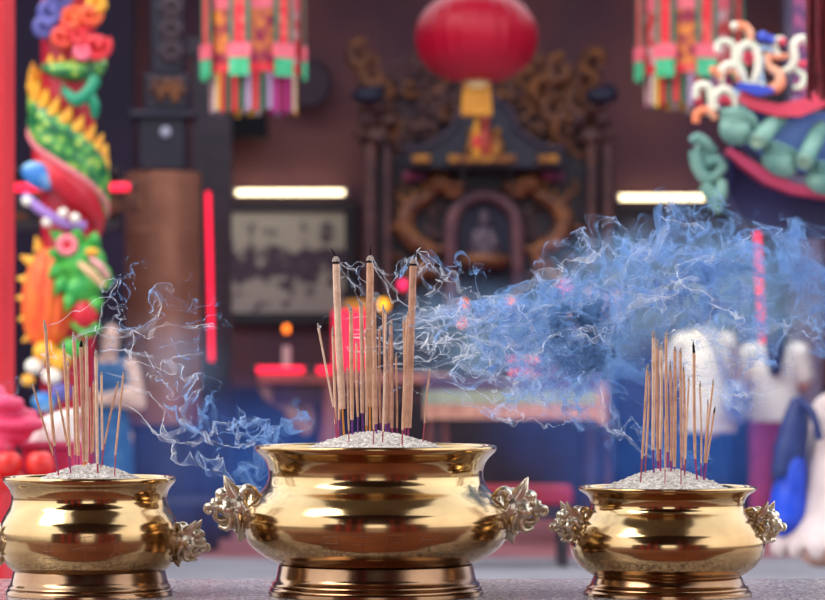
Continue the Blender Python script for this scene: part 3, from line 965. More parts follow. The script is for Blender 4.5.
# dark arched canopy in front of the crest
can = [(405, 172), (405, 152), (425, 150), (440, 142), (452, 132), (458, 116), (470, 106), (484, 103), (498, 106), (510, 116), (516, 132), (528, 142), (543, 150), (563, 152), (563, 172)]
MB().prism([(X(x), Z(y)) for x, y in can], sd - 0.3, sd + 0.01).build('canopy', M('canopy_navy', (28, 26, 48), 0.45, 0, (20, 18, 36), 5), sh, bevel=0.02)
rimp = smoothpath([(X(x), sd - 0.31, Z(y)) for x, y in can[1:-1]], 5)
MB().tube(rimp, 0.026, 8).build('canopy_rim', M('canopy_rim', (52, 40, 60), 0.5), sh)
for x0, x1, y_ in ((448, 514, 162), (412, 430, 162), (536, 556, 162)):
    MB().box2((X(x0), sd - 0.38, Z(y_) - 0.03), (X(x1), sd - 0.301, Z(y_) + 0.03)).build('gilt_plinth', gilt, sh, bevel=0.012)
for px_, hgt in ((472, 0.2), (484, 0.3), (496, 0.2)):  # little figures on the canopy
    z0 = Z(157.5)
    MB().lathe([(0, 0), (0.05, 0), (0.055, hgt * 0.3), (0.035, hgt * 0.6), (0.02, hgt * 0.68), (0.036, hgt * 0.84), (0.02, hgt), (0, hgt)], (X(px_), sd - 0.35, z0), 16).build('small_figure', gilt if hgt < 0.25 else M('red_robe', (180, 60, 44), 0.5), sh)
for px_, c_ in ((410, (150, 70, 100)), (420, (120, 60, 96)), (548, (150, 70, 100)), (558, (120, 60, 96))):
    MB().ell((X(px_), sd - 0.06, Z(176)), (0.06, 0.05, 0.05)).build('painted_flower', M('painted_flower', c_, 0.6), sh)
# niche with its rim and a pale seated statue
arch = []
for i in range(25):
    a = PI * i / 24
    arch.append((484 + 33 * math.cos(a), 228 - 32 * math.sin(a)))
arch_full = [(517, 318)] + arch + [(451, 318)]
MB().tube([(X(x), sd - 0.06, Z(y)) for x, y in arch_full], 0.055, 10).build('niche_rim', M('niche_rim', (118, 74, 78), 0.5, 0, (84, 52, 66), 6), sh)
MB().prism([(X(x), Z(y)) for x, y in arch_full], sd - 0.02, sd + 0.019).build('niche_back', M('niche_navy', (24, 24, 52), 0.6), sh)
st_ = MB()
st_.ell((X(484), sd - 0.06, Z(250)), (0.13, 0.07, 0.12)).ell((X(484), sd - 0.07, Z(238)), (0.085, 0.06, 0.1)).ell((X(484), sd - 0.08, Z(222)), (0.048, 0.05, 0.055)).ell((X(484), sd - 0.08, Z(214)), (0.03, 0.03, 0.035))
st_.cap((X(476), sd - 0.08, Z(234)), (X(474), sd - 0.12, Z(246)), 0.03, 0.025).cap((X(492), sd - 0.08, Z(234)), (X(494), sd - 0.12, Z(246)), 0.03, 0.025)
st_.build('statue', M('dark_statue', (104, 84, 92), 0.5, 0, (74, 60, 78), 12), sh, remesh=0.01, relax=1)
MB().lathe([(0, 0), (0.17, 0), (0.2, 0.05), (0.17, 0.1), (0, 0.1)], (X(484), sd - 0.16, Z(262) - 0.05), 24).build('statue_base', gilt_d, sh)
# relief dragons at both sides of the niche
for s_ in (-1, 1):
    f = (lambda px: px) if s_ < 0 else (lambda px: 968 - px)
    body = smoothpath([(X(f(x)), sd - 0.07, Z(y)) for x, y in ((440, 186), (428, 196), (412, 206), (404, 224), (414, 242), (430, 252), (424, 270), (408, 284), (412, 304))], 7)
    m = MB().tube(body, lerp([0.04, 0.055, 0.07, 0.078, 0.075, 0.066, 0.06, 0.045, 0.02], len(body)), 12)
    m.build('dragon_body', gilt_d, sh)
    hd = MB()
    hx, hz_ = X(f(440)), Z(184)
    k = -s_
    hd.ell((hx, sd - 0.1, hz_), (0.11, 0.08, 0.085)).ell((hx + k * 0.12, sd - 0.11, hz_ - 0.02), (0.09, 0.06, 0.045)).ell((hx + k * 0.1, sd - 0.1, hz_ - 0.09), (0.08, 0.05, 0.025))
    hd.tube(smoothpath([(hx - k * 0.02, sd - 0.1, hz_ + 0.06), (hx - k * 0.1, sd - 0.1, hz_ + 0.13), (hx - k * 0.2, sd - 0.1, hz_ + 0.12)], 5), lerp([0.03, 0.022, 0.008], 11), 8)
    hd.build('dragon_head', gilt_d, sh, remesh=0.014)
    for i, (x, y, dx, dy) in enumerate(((412, 206, -16, -10), (404, 224, -18, 6), (430, 252, 16, -4), (412, 284, -14, 8), (424, 268, 14, 8))):
        q0, q1 = (X(f(x)), sd - 0.07, Z(y)), (X(f(x + dx)), sd - 0.1, Z(y + dy))
        MB().tube([q0, q1], [0.05, 0.012], 8).build('dragon_leg', gilt_d, sh)
    for i in range(3, len(body) - 3, 4):
        MB().cyl(body[i], body[i] + Vector((s_ * 0.05, -0.02, 0.1)), 0.03, 0.004, n=8).build('dorsal_fin', gilt, sh)
    for i, (x, y) in enumerate(((436, 214), (398, 188), (432, 272), (398, 262), (440, 288), (394, 296), (434, 232))):
        pts, rad = scroll((X(f(x)), Z(y)), 0.065, 1.1, i * 1.3, (-1) ** i, 0.016, sd)
        MB().tube(pts, rad, 8).build('cloud_scroll', (sh_brown, gilt_d)[i % 2], sh)

gp = P(802, 378, 25.2)
gcol = thing('grey_column', (gp.x, 25.2, 0), 'pale mauve grey square column at the rear, right of the red neon tube', 'column')
gcol['kind'] = 'thing'
gw = 36 * 25.2 / F
MB().box2((gp.x - gw / 2, 25.1, 0.12), (gp.x + gw / 2, 25.4, 5.39)).build('shaft', M('mauve_grey_plaster', (150, 138, 162), 0.7, 0, (120, 110, 140), 2), gcol, bevel=0.01)
MB().box2((gp.x - gw / 2 - 0.04, 25.06, 0), (gp.x + gw / 2 + 0.04, 25.44, 0.119)).build('base', wood_d, gcol)
# ================================================================ altars and offerings
mauve = M('mauve_cloth', (120, 84, 120), 0.8, 0, (92, 66, 104), 8)
sage = M('sage_green_cloth', (196, 204, 176), 0.8, 0, (170, 182, 160), 10)
tan_c = M('tan_fringe_cloth', (240, 182, 156), 0.85, 0, (214, 152, 134), 14)
table_w = M('altar_wood', (86, 52, 60), 0.45, 0, (62, 38, 50), 5)
altar_d = 22.4
al = thing('altar_table', P(350, 0, altar_d)[:2] + (0,), 'dark wooden altar table with a carved scroll bracket, red neon along its front', 'table')
A = P(258, 373, altar_d)
B = P(452, 384, altar_d)
MB().box2((A.x, altar_d, B.z), (B.x, altar_d + 0.75, A.z)).build('top', M('altar_top_wood', (196, 128, 118), 0.35, 0, (160, 100, 98), 4), al, bevel=0.01)
MB().box2((A.x + 0.1, altar_d + 0.06, B.z - 0.14), (B.x - 0.1, altar_d + 0.11, B.z - 0.001)).build('apron', table_w, al)
for x_, y_ in ((A.x + 0.5, 0.1), (B.x - 0.1, 0.1), (A.x + 0.5, 0.62), (B.x - 0.1, 0.62)):
    MB().lathe([(0, 0), (0.085, 0), (0.09, 0.05), (0.055, 0.14), (0.06, 0.4), (0.085, 0.62), (0.06, 0.82), (0.06, B.z - 0.001), (0, B.z - 0.001)], (x_, altar_d + y_, 0), 20).build('leg', M('mauve_brown_leg', (176, 116, 116), 0.4), al)
carve = M('bracket_carving', (214, 164, 128), 0.55, 0.05, (160, 116, 100), 9, bump=0.3, bscale=25)
m = MB()
for pts, r_ in ((((262, 386), (270, 398), (286, 408), (296, 424), (309, 433)), 0.035), (((300, 388), (308, 402), (311, 418), (309, 433)), 0.03), (((272, 390), (282, 388), (290, 394), (284, 401), (276, 397)), 0.026), (((292, 398), (302, 398), (305, 408), (297, 413), (291, 406)), 0.026), (((298, 420), (305, 418), (307, 426)), 0.024)):
    q = smoothpath([P(x, y, altar_d + 0.12) for x, y in pts], 6)
    m.tube(q, r_, 8)
m.build('scroll_bracket', carve, al, remesh=0.016)
neon([(257, 370), (304, 370)], altar_d - 0.06, 0.026, 'short red neon tube along the altar edge below the candle lamp', altar_d + 0.02)
neon([(317, 370.5), (333, 370.5)], altar_d - 0.06, 0.026, 'very short red neon tube on the altar edge behind the tallest sticks', altar_d + 0.02)

# candle lamp
zt_ = A.z + 0.001
c = P(286.5, 372, altar_d + 0.3)
c.z = zt_
cl = thing('candle_lamp', c, 'pale candle lamp with an orange flame standing on the dark altar table', 'lamp')
h1 = P(0, 346, altar_d + 0.3).z - c.z
h2 = P(0, 329, altar_d + 0.3).z - c.z
MB().lathe([(0, 0), (0.042, 0), (0.042, h1 * 0.15), (0.03, h1 * 0.2), (0.03, h1), (0, h1)], c, 20).build('candle_body', M('pale_candle', (214, 176, 176), 0.5), cl)
cstem = MB().cyl(c + Vector((0, 0, h1)), c + Vector((0, 0, h2 - 0.025)), 0.005, n=8).build('stem', metal_d, cl)
flame = M('orange_flame', (255, 140, 50), 0.4, emit=(255, 120, 30), estr=2.2)
amber = M('amber_lamp', (255, 180, 40), 0.4, emit=(255, 170, 20), estr=1.6)
rose = M('rose_lamp', (255, 60, 110), 0.4, emit=(255, 30, 100), estr=1.2)
MB().ell(c + Vector((0, 0, h2)), (0.026, 0.026, 0.032)).build('flame', flame, cstem)

# red lamp box behind the tallest sticks
c = P(350, 371, altar_d + 0.35)
c.z = zt_
rl = thing('red_lamp', c, 'tall glowing red box lamp with yellow top on the altar behind the tallest sticks', 'lamp')
wl, hl = 34 * altar_d / F, 64 * altar_d / F
MB().box2((c.x - wl / 2, c.y - 0.1, c.z + 0.02), (c.x + wl / 2, c.y + 0.1, c.z + hl)).build('shade', M('red_lamp_shade', (255, 50, 80), 0.5, emit=(255, 34, 78), estr=0.75), rl, bevel=0.01)
MB().box2((c.x - wl / 2 - 0.01, c.y - 0.11, c.z), (c.x + wl / 2 + 0.01, c.y + 0.11, c.z + 0.019)).build('base', wood_d, rl)
MB().box2((c.x - wl / 2 + 0.09, c.y - 0.09, c.z + hl + 0.001), (c.x + wl / 2 + 0.03, c.y + 0.09, c.z + hl + 0.07)).build('top_panel', M('yellow_lamp_top', (224, 150, 50), 0.5), rl)

# small lamps hanging on cords in front of the shrine
for px_, py_, d_, r_, mt, lab in ((464, 304, 24.2, 0.03, flame, 'small orange lamp on a cord, upper of two right of the tallest sticks'), (462, 322.5, 24.0, 0.03, flame, 'small orange lamp on a cord, lower of two right of the tallest sticks'), (383.5, 305, 23.6, 0.045, amber, 'larger amber lamp on a cord between the thick incense sticks'), (403, 285, 24.0, 0.04, rose, 'small rose pink lamp on a cord near the rightmost thick stick'), (565, 288, 24.0, 0.05, rose, 'rose pink lamp on a cord above the offering table'), (574.5, 311, 23.0, 0.045, amber, 'amber lamp on a cord above the red offering tray'), (511, 302, 24.0, 0.03, flame, 'faint orange lamp on a cord in the smoke beside the shrine niche')):
    q = P(px_, py_, d_)
    r = thing('hanging_lamp', q, lab, 'lamp')
    MB().ell(q, (r_, r_, r_ * 1.05)).build('globe', mt, r)
    MB().cyl(q + Vector((0, 0, r_)), (q.x, q.y, 5.4), 0.004, n=6).build('hanging_cord', metal_d, r)
    MB().cyl(q + Vector((0, 0, r_ * 0.9)), q + Vector((0, 0, r_ + 0.04)), 0.014, n=10).build('socket', metal_d, r)

# offering table with its cloth
od = 21.2
A = P(424, 376, od)
B = P(606, 376, od)
ot = thing('offering_table', ((A.x + B.x) / 2, od, 0), 'offering table under a banded cloth, seen through the smoke', 'table')
MB().box2((A.x + 0.02, od + 0.02, A.z - 0.05), (B.x - 0.02, od + 0.8, A.z - 0.006)).build('top', table_w, ot)
for x_ in (A.x + 0.09, B.x - 0.09):
    for y_ in (0.09, 0.7):
        MB().box2((x_ - 0.04, od + y_ - 0.04, 0), (x_ + 0.04, od + y_ + 0.04, A.z - 0.051)).build('leg', M('dark_table_leg', (66, 44, 60), 0.5), ot, bevel=0.008)
tcl = thing('tablecloth', ((A.x + B.x) / 2, od, A.z - 0.3), 'mauve, sage green and tan banded cloth over the offering table', 'tablecloth')
MB().box2((A.x, od - 0.012, A.z - 0.005), (B.x, od + 0.82, A.z)).build('cloth_top', mauve, tcl)


def cloth_band(y0, y1, mat, nm, ph, wob):
    z0, z1 = P(0, y0, od).z, P(0, y1, od).z
    m = MB()
    vs, fs, n = [], [], 120
    for i in range(n + 1):
        x = A.x + (B.x - A.x) * i / n
        for j, z in enumerate((z0, z0 * 0.5 + z1 * 0.5, z1)):
            o_ = -0.014 - wob * (0.4 + j * 0.5) * (1 + math.sin(i * 0.9 + ph))
            vs += [(x, od + o_, z), (x, od + o_ + 0.006, z)]
    for i in range(n):
        for j in range(2):
            a = i * 6 + j * 2
            fs += [(a, a + 6, a + 8, a + 2), (a + 1, a + 3, a + 9, a + 7)]
        a = i * 6
        fs += [(a, a + 1, a + 7, a + 6), (a + 4, a + 10, a + 11, a + 5)]
    for a in (0, n * 6):
        fs += [(a, a + 2, a + 3, a + 1), (a + 2, a + 4, a + 5, a + 3)]
    m.add(vs, fs)
    m.build(nm, mat, tcl)


cloth_band(376, 390, mauve, 'upper_band', 0, 0.004)
cloth_band(390.3, 404, sage, 'green_band', 0.2, 0.005)
cloth_band(404.3, 419, tan_c, 'tan_fringe', 0.4, 0.008)
MB().box2((B.x - 0.06, od - 0.06, P(0, 424, od).z), (B.x + 0.008, od - 0.03, A.z - 0.03)).build('corner_streamer', tan_c, tcl)

# two low rows of red lights on the table and a riser
for (yy, dy, segs, lab) in ((372, 0.1, ((508, 545), (548, 558), (568, 597)), 'front row of red light strips on the offering table'), (360.5, 0.4, ((505, 543), (564, 575), (583, 593)), 'rear row of red light strips raised behind the front row')):
    q0, q1 = P(503, yy, od + dy), P(600, yy, od + dy)
    r = thing('light_strip', ((q0.x + q1.x) / 2, od + dy, A.z), lab, 'lamp')
    MB().box2((q0.x, od + dy + 0.03, A.z + 0.001), (q1.x, od + dy + 0.06, q0.z + 0.02)).build('rail', wood_d, r)
    for a_, b_ in segs:
        MB().tube([P(a_ + 2, yy, od + dy), P(b_ - 2, yy, od + dy)], 0.02, 10).build('red_segment', M('red_strip_glow', (255, 60, 80), 0.5, emit=(255, 36, 70), estr=1.3), r)

# stand with offerings
sx0, sx1 = P(562, 0, od + 0.55).x, P(612, 0, od + 0.55).x
s1, s2 = P(0, 346, od + 0.55).z, P(0, 330, od + 0.55).z
std = thing('offering_stand', ((sx0 + sx1) / 2, od + 0.55, A.z), 'dark two tier wooden stand at the end of the offering table', 'stand')
for x0_, x1_, z_ in ((sx0, sx1, s1), (sx0, sx1, s2)):
    MB().box2((x0_, od + 0.48, z_ - 0.02), (x1_, od + 0.7, z_)).build('shelf', wood_d, std)
for x_ in (sx0 + 0.01, sx1 - 0.01):
    MB().box2((x_ - 0.012, od + 0.5, A.z + 0.001), (x_ + 0.012, od + 0.68, s2 - 0.021)).build('side_post', wood_d, std)
c = P(578, 330, od + 0.55)
tr_ = thing('offering_tray', (c.x, od + 0.56, s2), 'small red tray on the upper tier of the offering stand', 'tray')
MB().box((c.x, od + 0.56, s2 + 0.025), (0.17, 0.13, 0.045)).build('tray', M('red_tray', (240, 60, 70), 0.45), tr_, bevel=0.008)
MB().torus((c.x, od + 0.56, s2 + 0.05), 0.055, 0.008).build('rim', M('red_tray_rim', (210, 40, 56), 0.45), tr_)
for i, dx in enumerate((-0.09, -0.005, 0.08)):
    q = (P(586, 0, od + 0.55).x + dx, od + 0.53, s1 + 0.002)
    tag(MB().lathe([(0, 0), (0.036, 0), (0.042, 0.03), (0.034, 0.055), (0, 0.066)], q, 18).build('rice_cake', M('pale_yellow_cake', (226, 206, 150), 0.7)), 'pale yellow rice cake on the lower tier of the offering stand', 'cake', 'rice cakes on the stand')
c = P(602, 330, od + 0.58)
vs_ = thing('flower_vase', (c.x, c.y, s2), 'vase of peach coloured blossoms at the corner of the offering stand', 'vase')
MB().lathe([(0, 0), (0.03, 0), (0.045, 0.03), (0.028, 0.07), (0.032, 0.08), (0, 0.08)], (c.x, c.y, s2 + 0.001), 20).build('vase', M('cream_vase', (220, 200, 170), 0.3), vs_)
rnd = random.Random(5)
peach = M('peach_petals', (246, 184, 166), 0.7, 0, (232, 150, 140), 30)
for i in range(14):
    q = Vector((c.x + rnd.uniform(-0.1, 0.1), c.y - 0.02 + rnd.uniform(-0.05, 0.05), s2 + 0.13 + rnd.uniform(-0.03, 0.12)))
    m = MB()
    for k in range(5):
        t = 2 * PI * k / 5 + i
        m.ell(q + Vector((math.cos(t) * 0.02, 0, math.sin(t) * 0.02)), (0.02, 0.014, 0.02), 8, 6)
    m.ell(q, 0.016, 8, 6)
    m.build('blossom', peach, vs_)
    MB().tube([(c.x, c.y, s2 + 0.07), q], 0.004, 5).build('stem', M('green_stem', (80, 110, 70), 0.7) if i == 0 else bpy.data.materials['green_stem'], vs_)
c = P(611, 372, od + 0.2)
pm = thing('pomelo', (P(596, 0, od).x, od + 0.24, A.z), 'pale peach coloured pomelo on the corner of the offering table', 'fruit')
q = Vector((P(597, 0, od).x, od + 0.24, A.z + 0.071))
MB().ell(q, (0.078, 0.078, 0.07), 20, 14).build('peel', peach, pm)
MB().tube([q + Vector((0, 0, 0.066)), q + Vector((0.004, 0, 0.085))], 0.006, 6).build('stalk', bpy.data.materials['green_stem'], pm)
c = P(597, 343, od + 0.36)
cup = thing('gold_cup', (P(580, 0, od + .3).x, od + 0.3, A.z), 'small gold cup on a foot beside the offering stand', 'cup')
q = Vector((P(580, 0, od + .3).x, od + 0.3, A.z + 0.001))
hh = P(0, 336, od + 0.3).z - A.z
MB().lathe([(0, 0), (0.03, 0), (0.008, 0.02), (0.008, hh - 0.07), (0, hh - 0.07)], q, 16).build('foot', gilt, cup)
MB().lathe([(0, hh - 0.069), (0.03, hh - 0.055), (0.036, hh - 0.02), (0.034, hh), (0.03, hh), (0.028, hh - 0.05), (0, hh - 0.06)], q, 20).build('cup_body', gilt, cup)

# red kneeling bench in front of the hall
kd = 18.6
A2, B2 = P(450, 486, kd), P(574, 506, kd)
kb = thing('kneeling_bench', ((A2.x + B2.x) / 2, kd, 0), 'low kneeling bench with a deep red cushion behind the urns', 'bench')
MB().box2((A2.x, kd, B2.z), (B2.x, kd + 0.4, A2.z)).build('cushion', M('deep_red_cushion', (176, 30, 48), 0.6, 0, (140, 20, 40), 5), kb, bevel=0.03)
MB().box2((A2.x + 0.02, kd + 0.02, B2.z - 0.06), (B2.x - 0.02, kd + 0.38, B2.z - 0.001)).build('frame', wood_d, kb)
for x_ in (A2.x + 0.06, B2.x - 0.06):
    for y_ in (0.06, 0.34):
        MB().box2((x_ - 0.03, kd + y_ - 0.03, 0), (x_ + 0.03, kd + y_ + 0.03, B2.z - 0.061)).build('leg', wood_d, kb)

# ================================================================ lanterns
red_silk = M('red_lantern_silk', (178, 4, 40), 0.42, 0, (156, 3, 36), 2, spec=0.3)
ld = 17.5
lc = P(476.5, 37.5, ld)
rl2 = thing('round_lantern', (lc.x, ld, lc.z - 0.66), 'round ribbed red silk lantern with gold tag hanging before the shrine', 'lantern')
m = MB()
nn, nr_ = 192, 28
rx, rz = 61.5 * ld / F, 43.5 * ld / F
vs, fs = [], []
for j in range(nr_ + 1):
    t = -PI / 2 + 0.28 + (PI - 0.56) * j / nr_
    for i in range(nn):
        a = 2 * PI * i / nn
        rib = 1 - 0.018 * (1 - abs(math.cos(a * 12))) ** 1.0
        e = max(math.cos(t), 0) ** 0.78
        vs.append((lc.x + rx * e * rib * math.cos(a), ld + rx * e * rib * math.sin(a), lc.z + rz * math.sin(t) / math.sin(PI / 2 - 0.28)))
for j in range(nr_):
    for i in range(nn):
        a, b_ = j * nn + i, j * nn + (i + 1) % nn
        fs.append((a, b_, b_ + nn, a + nn))
fs.append(tuple(range(nn))[::-1])
fs.append(tuple(nr_ * nn + i for i in range(nn)))
m.add(vs, fs).build('silk_body', red_silk, rl2, smooth=25)
gold_c = M('gold_cloth', (226, 158, 44), 0.5, 0.15, (200, 128, 36), 8)
for s_, nm in ((1, 'top_cap'), (-1, 'bottom_cap')):
    MB().lathe([(0, 0), (0.075, 0), (0.082, 0.02 * s_), (0.06, 0.05 * s_), (0, 0.05 * s_)], (lc.x, ld, lc.z + s_ * (rz - 0.008)), 28).build(nm, M('pale_gold_cap', (236, 206, 150), 0.4, 0.2), rl2)
ty0, ty1 = P(0, 84, ld).z, P(0, 116, ld).z
w0, w1 = 14 * ld / F, 16 * ld / F
MB().add([(lc.x + sx_ * (w0 if z_ == ty0 else w1), ld + sy_ * (w0 if z_ == ty0 else w1) * 0.6, z_) for z_ in (ty1, ty0) for sy_ in (-1, 1) for sx_ in (-1, 1)], [(0, 2, 3, 1), (4, 5, 7, 6), (0, 1, 5, 4), (2, 6, 7, 3), (0, 4, 6, 2), (1, 3, 7, 5)]).build('gold_tag', gold_c, rl2, bevel=0.01)
for i in range(7):
    a = 2 * PI * i / 7
    x_, y_ = 0.012 * math.cos(a), 0.012 * math.sin(a)
    MB().tube([(lc.x + x_ * 0.5, ld + y_, ty1 + 0.001), (lc.x + x_, ld + y_, ty1 - 0.1), (lc.x + x_ * 1.3, ld + y_, P(0, 157, ld).z)], 0.006, 6).build('tassel_strand', gold_c, rl2)
MB().ell((lc.x, ld, P(0, 142, ld).z), (0.022, 0.022, 0.05)).build('red_bead', M('red_bead', (214, 50, 46), 0.4), rl2)
MB().cyl((lc.x, ld, lc.z + rz + 0.03), (lc.x, ld, 5.4), 0.008, n=8).build('hanging_cord', metal_d, rl2)

# embroidered palace lanterns
em_red = M('embroidered_red', (232, 40, 56), 0.7, 0, (246, 130, 110), 26, (0.5, 0.72))
em_pat = M('embroidered_panel', (150, 28, 70), 0.7, 0, (236, 140, 60), 16, (0.42, 0.6))
em_pat2 = M('embroidered_panel_pale', (206, 60, 60), 0.7, 0, (220, 176, 176), 14, (0.45, 0.62))
em_green = M('green_silk_edge', (60, 130, 100), 0.7, 0, (40, 100, 84), 20)
em_tab = M('green_silk_tab', (46, 176, 112), 0.65, 0, (96, 200, 150), 22)
em_pink = M('pink_silk_pad', (244, 120, 130), 0.65, 0, (236, 96, 116), 20)
FR = [M('fringe_' + n_, c_, 0.75) for n_, c_ in (('red', (206, 40, 50)), ('cream', (226, 206, 196)), ('magenta', (186, 50, 130)), ('green', (40, 90, 66)), ('yellow', (230, 176, 60)), ('wine', (150, 30, 66)), ('lilac', (170, 140, 170)))]


def palace_lantern(px, d, wpx, yb, n, rot, label, tab_y, fr_y):
    c = P(px, 0, d)
    R = wpx / 2 * d / F
    k = d / F
    zb_ = P(0, tab_y, d).z
    ztop = P(0, -90, d).z
    r = thing('palace_lantern', (c.x, d, P(0, fr_y, d).z), label, 'lantern')
    Ri = R * 0.9
    cs = [(c.x + Ri * math.sin(rot + 2 * PI * i / n), d - Ri * math.cos(rot + 2 * PI * i / n)) for i in range(n)]
    for i in range(n):                        # panels between the ribs
        (x0, y0), (x1, y1) = cs[i], cs[(i + 1) % n]
        u = Vector((x1 - x0, y1 - y0, 0)).normalized()
        nrm = Vector((u.y, -u.x, 0))
        if nrm.dot(Vector(((x0 + x1) / 2 - c.x, (y0 + y1) / 2 - d, 0))) < 0:
            nrm = -nrm
        for z0, z1, mt, nm, th in ((zb_ + 9 * k, zb_ + 62 * k, (em_pat, em_pat2)[i % 2], 'picture_panel', 0.006), (zb_ + 62.3 * k, zb_ + 76 * k, em_pink, 'panel_border', 0.012), (zb_ + 76.3 * k, ztop, em_pat, 'picture_panel', 0.006), (zb_, zb_ + 8.7 * k, em_red, 'panel_border', 0.012)):
            q = [Vector((x0, y0, z0)), Vector((x1, y1, z0)), Vector((x1, y1, z1)), Vector((x0, y0, z1))]
            m = MB()
            m.add(q + [p + nrm * -th for p in q], [(0, 1, 2, 3), (7, 6, 5, 4), (0, 4, 5, 1), (1, 5, 6, 2), (2, 6, 7, 3), (3, 7, 4, 0)])
            m.build(nm, mt, r, smooth=0)
    for i in range(n):                        # hanging ribbons at the corners
        a = rot + 2 * PI * i / n
        o_ = Vector((math.sin(a), -math.cos(a), 0))
        Rm = Matrix.Rotation(a, 3, 'Z')
        p = Vector((c.x, d, 0)) + o_ * (Ri + 0.012)

        def bx(dx, w_, z0, z1, th, mt, nm, out=0.0, par=None):
            q = p + o_ * out + Rm @ Vector((dx, 0, 0))
            q.z = (z0 + z1) / 2
            return MB().box(q, (w_, th, z1 - z0), rot=Rm).build(nm, mt, par or r, smooth=0)
        rib_ = bx(0, 11 * k, zb_ + 28 * k, ztop, 0.012, em_red, 'red_ribbon')
        for s_ in (-1, 1):
            bx(s_ * 8.2 * k, 5 * k, zb_ + 20 * k, ztop, 0.01, em_green, 'green_edge', 0.0, rib_)
        bx(0, 24 * k, zb_ + 13 * k, zb_ + 27.5 * k, 0.02, em_pink, 'pink_pad', 0.004, rib_)
        bx(0, 20 * k, zb_ - 5 * k, zb_ + 12.6 * k, 0.02, em_tab, 'green_tab', 0.004, rib_)
    nf = 38
    for i in range(nf):                       # fringe of coloured ribbons
        a = 2 * PI * i / nf + 0.1
        o_ = Vector((math.sin(a), -math.cos(a), 0))
        q = Vector((c.x, d, 0)) + o_ * (R * 0.8)
        z1, z0 = zb_ - 0.2 * k, P(0, fr_y, d).z + random.uniform(-2, 3) * k
        q.z = (z0 + z1) / 2
        MB().box(q, (R * 0.1, 0.006, z1 - z0), rot=Matrix.Rotation(a, 3, 'Z')).build('fringe_ribbon', FR[(i * 3 + i // 5) % len(FR)], r, smooth=0)
    MB().lathe([(0, 0), (Ri * 0.98, 0), (Ri * 0.98, 0.03), (0, 0.03)], (c.x, d, ztop), 24).build('top_cap', em_red, r)
    MB().cyl((c.x, d, ztop + 0.031), (c.x, d, 5.4), 0.01, n=8).build('hanging_cord', metal_d, r)


palace_lantern(253.5, 16.1, 107, 0, 7, math.radians(-13), 'embroidered red and green silk lantern with coloured fringe, hanging beside the wall gong', 75, 113)
palace_lantern(690, 17.3, 112, 0, 8, math.radians(-32), 'embroidered silk lantern with green tabs, hanging behind the roof ornament scrolls', 76, 108)

# dark red tassel at the right edge
td = 9.6
tp = P(822, -20, td)
ts = thing('hanging_tassel', (tp.x, td, P(0, 100, td).z), 'dark red thread tassel hanging at the upper right edge', 'tassel')
rnd = random.Random(9)
tas = M('dark_red_thread', (122, 12, 28), 0.7, 0, (86, 6, 22), 30)
for i in range(16):
    a = 2 * PI * i / 16
    rr = 0.04 if i % 2 else 0.022
    x_, y_ = tp.x + rr * math.cos(a), td + rr * math.sin(a)
    zb_ = P(0, rnd.uniform(88, 104), td).z
    MB().tube([(x_, y_, tp.z), (x_ + rnd.uniform(-.004, .004), y_, (tp.z + zb_) / 2), (x_ + rnd.uniform(-.01, .01), y_, zb_)], [0.011, 0.010, 0.004], 7).build('thread', tas, ts)
MB().ell((tp.x, td, tp.z + 0.03), (0.055, 0.055, 0.06)).build('knot', tas, ts)
MB().cyl((tp.x, td, tp.z + 0.08), (tp.x, td, 5.3), 0.008, n=8).build('hanging_cord', tas, ts)

# ================================================================ dragon column
dd = 14.0
dk = dd / F
dc = P(68, 0, dd)
dz = lambda py: ZC - (py - HY) * dk
dg_ = thing('dragon_column', (dc.x, dd, 0), 'red column wrapped by a green scaled dragon with yellow spines', 'column')
dg_['kind'] = 'thing'
RS = 27 * dk
MB().cyl((dc.x, dd, 0.32), (dc.x, dd, 4.4), RS, n=48).build('shaft', M('deep_red_column', (186, 24, 48), 0.4, 0, (160, 16, 40), 3), dg_)
MB().lathe([(0, 0), (RS * 2, 0), (RS * 2, 0.12), (RS * 1.6, 0.16), (RS * 1.7, 0.26), (RS * 1.2, 0.319), (0, 0.319)], (dc.x, dd, 0), 40).build('base', M('column_stone', (140, 128, 126), 0.7), dg_)
scal = bpy.data.materials.new('green_scales')
scal.use_nodes = True
nt = scal.node_tree
bs = nt.nodes['Principled BSDF']
tcn = nt.nodes.new('ShaderNodeTexCoord')
vo = nt.nodes.new('ShaderNodeTexVoronoi')
vo.inputs['Scale'].default_value = 24
rp = nt.nodes.new('ShaderNodeValToRGB')
for i, (p_, c_) in enumerate(((0.05, (222, 206, 90)), (0.35, (90, 168, 70)), (0.7, (24, 96, 56)))):
    e = rp.color_ramp.elements[i] if i < 2 else rp.color_ramp.elements.new(p_)
    e.position = p_
    e.color = (*L(c_), 1)
nt.links.new(tcn.outputs['Object'], vo.inputs['Vector'])
nt.links.new(vo.outputs['Distance'], rp.inputs['Fac'])
nt.links.new(rp.outputs['Color'], bs.inputs['Base Color'])
bs.inputs['Roughness'].default_value = 0.35
yel = M('yellow_spine', (250, 190, 50), 0.5, 0, (232, 150, 40), 20)
redp = M('dragon_red', (216, 30, 48), 0.4, 0, (186, 20, 40), 10)
pinkp = M('dragon_pink', (240, 130, 140), 0.5)
whitep = M('dragon_white', (240, 232, 214), 0.45)
bluep = M('dragon_blue', (50, 120, 190), 0.4, 0, (150, 200, 230), 14, (0.45, 0.6))
green = M('dragon_mane', (30, 150, 66), 0.45, 0, (90, 190, 70), 20)
orng = M('dragon_orange', (244, 120, 36), 0.45, 0, (240, 70, 40), 7, stretch=(6, 6, 1))
cloudp = M('painted_cloud', (112, 108, 176), 0.5, 0, (60, 60, 130), 12)


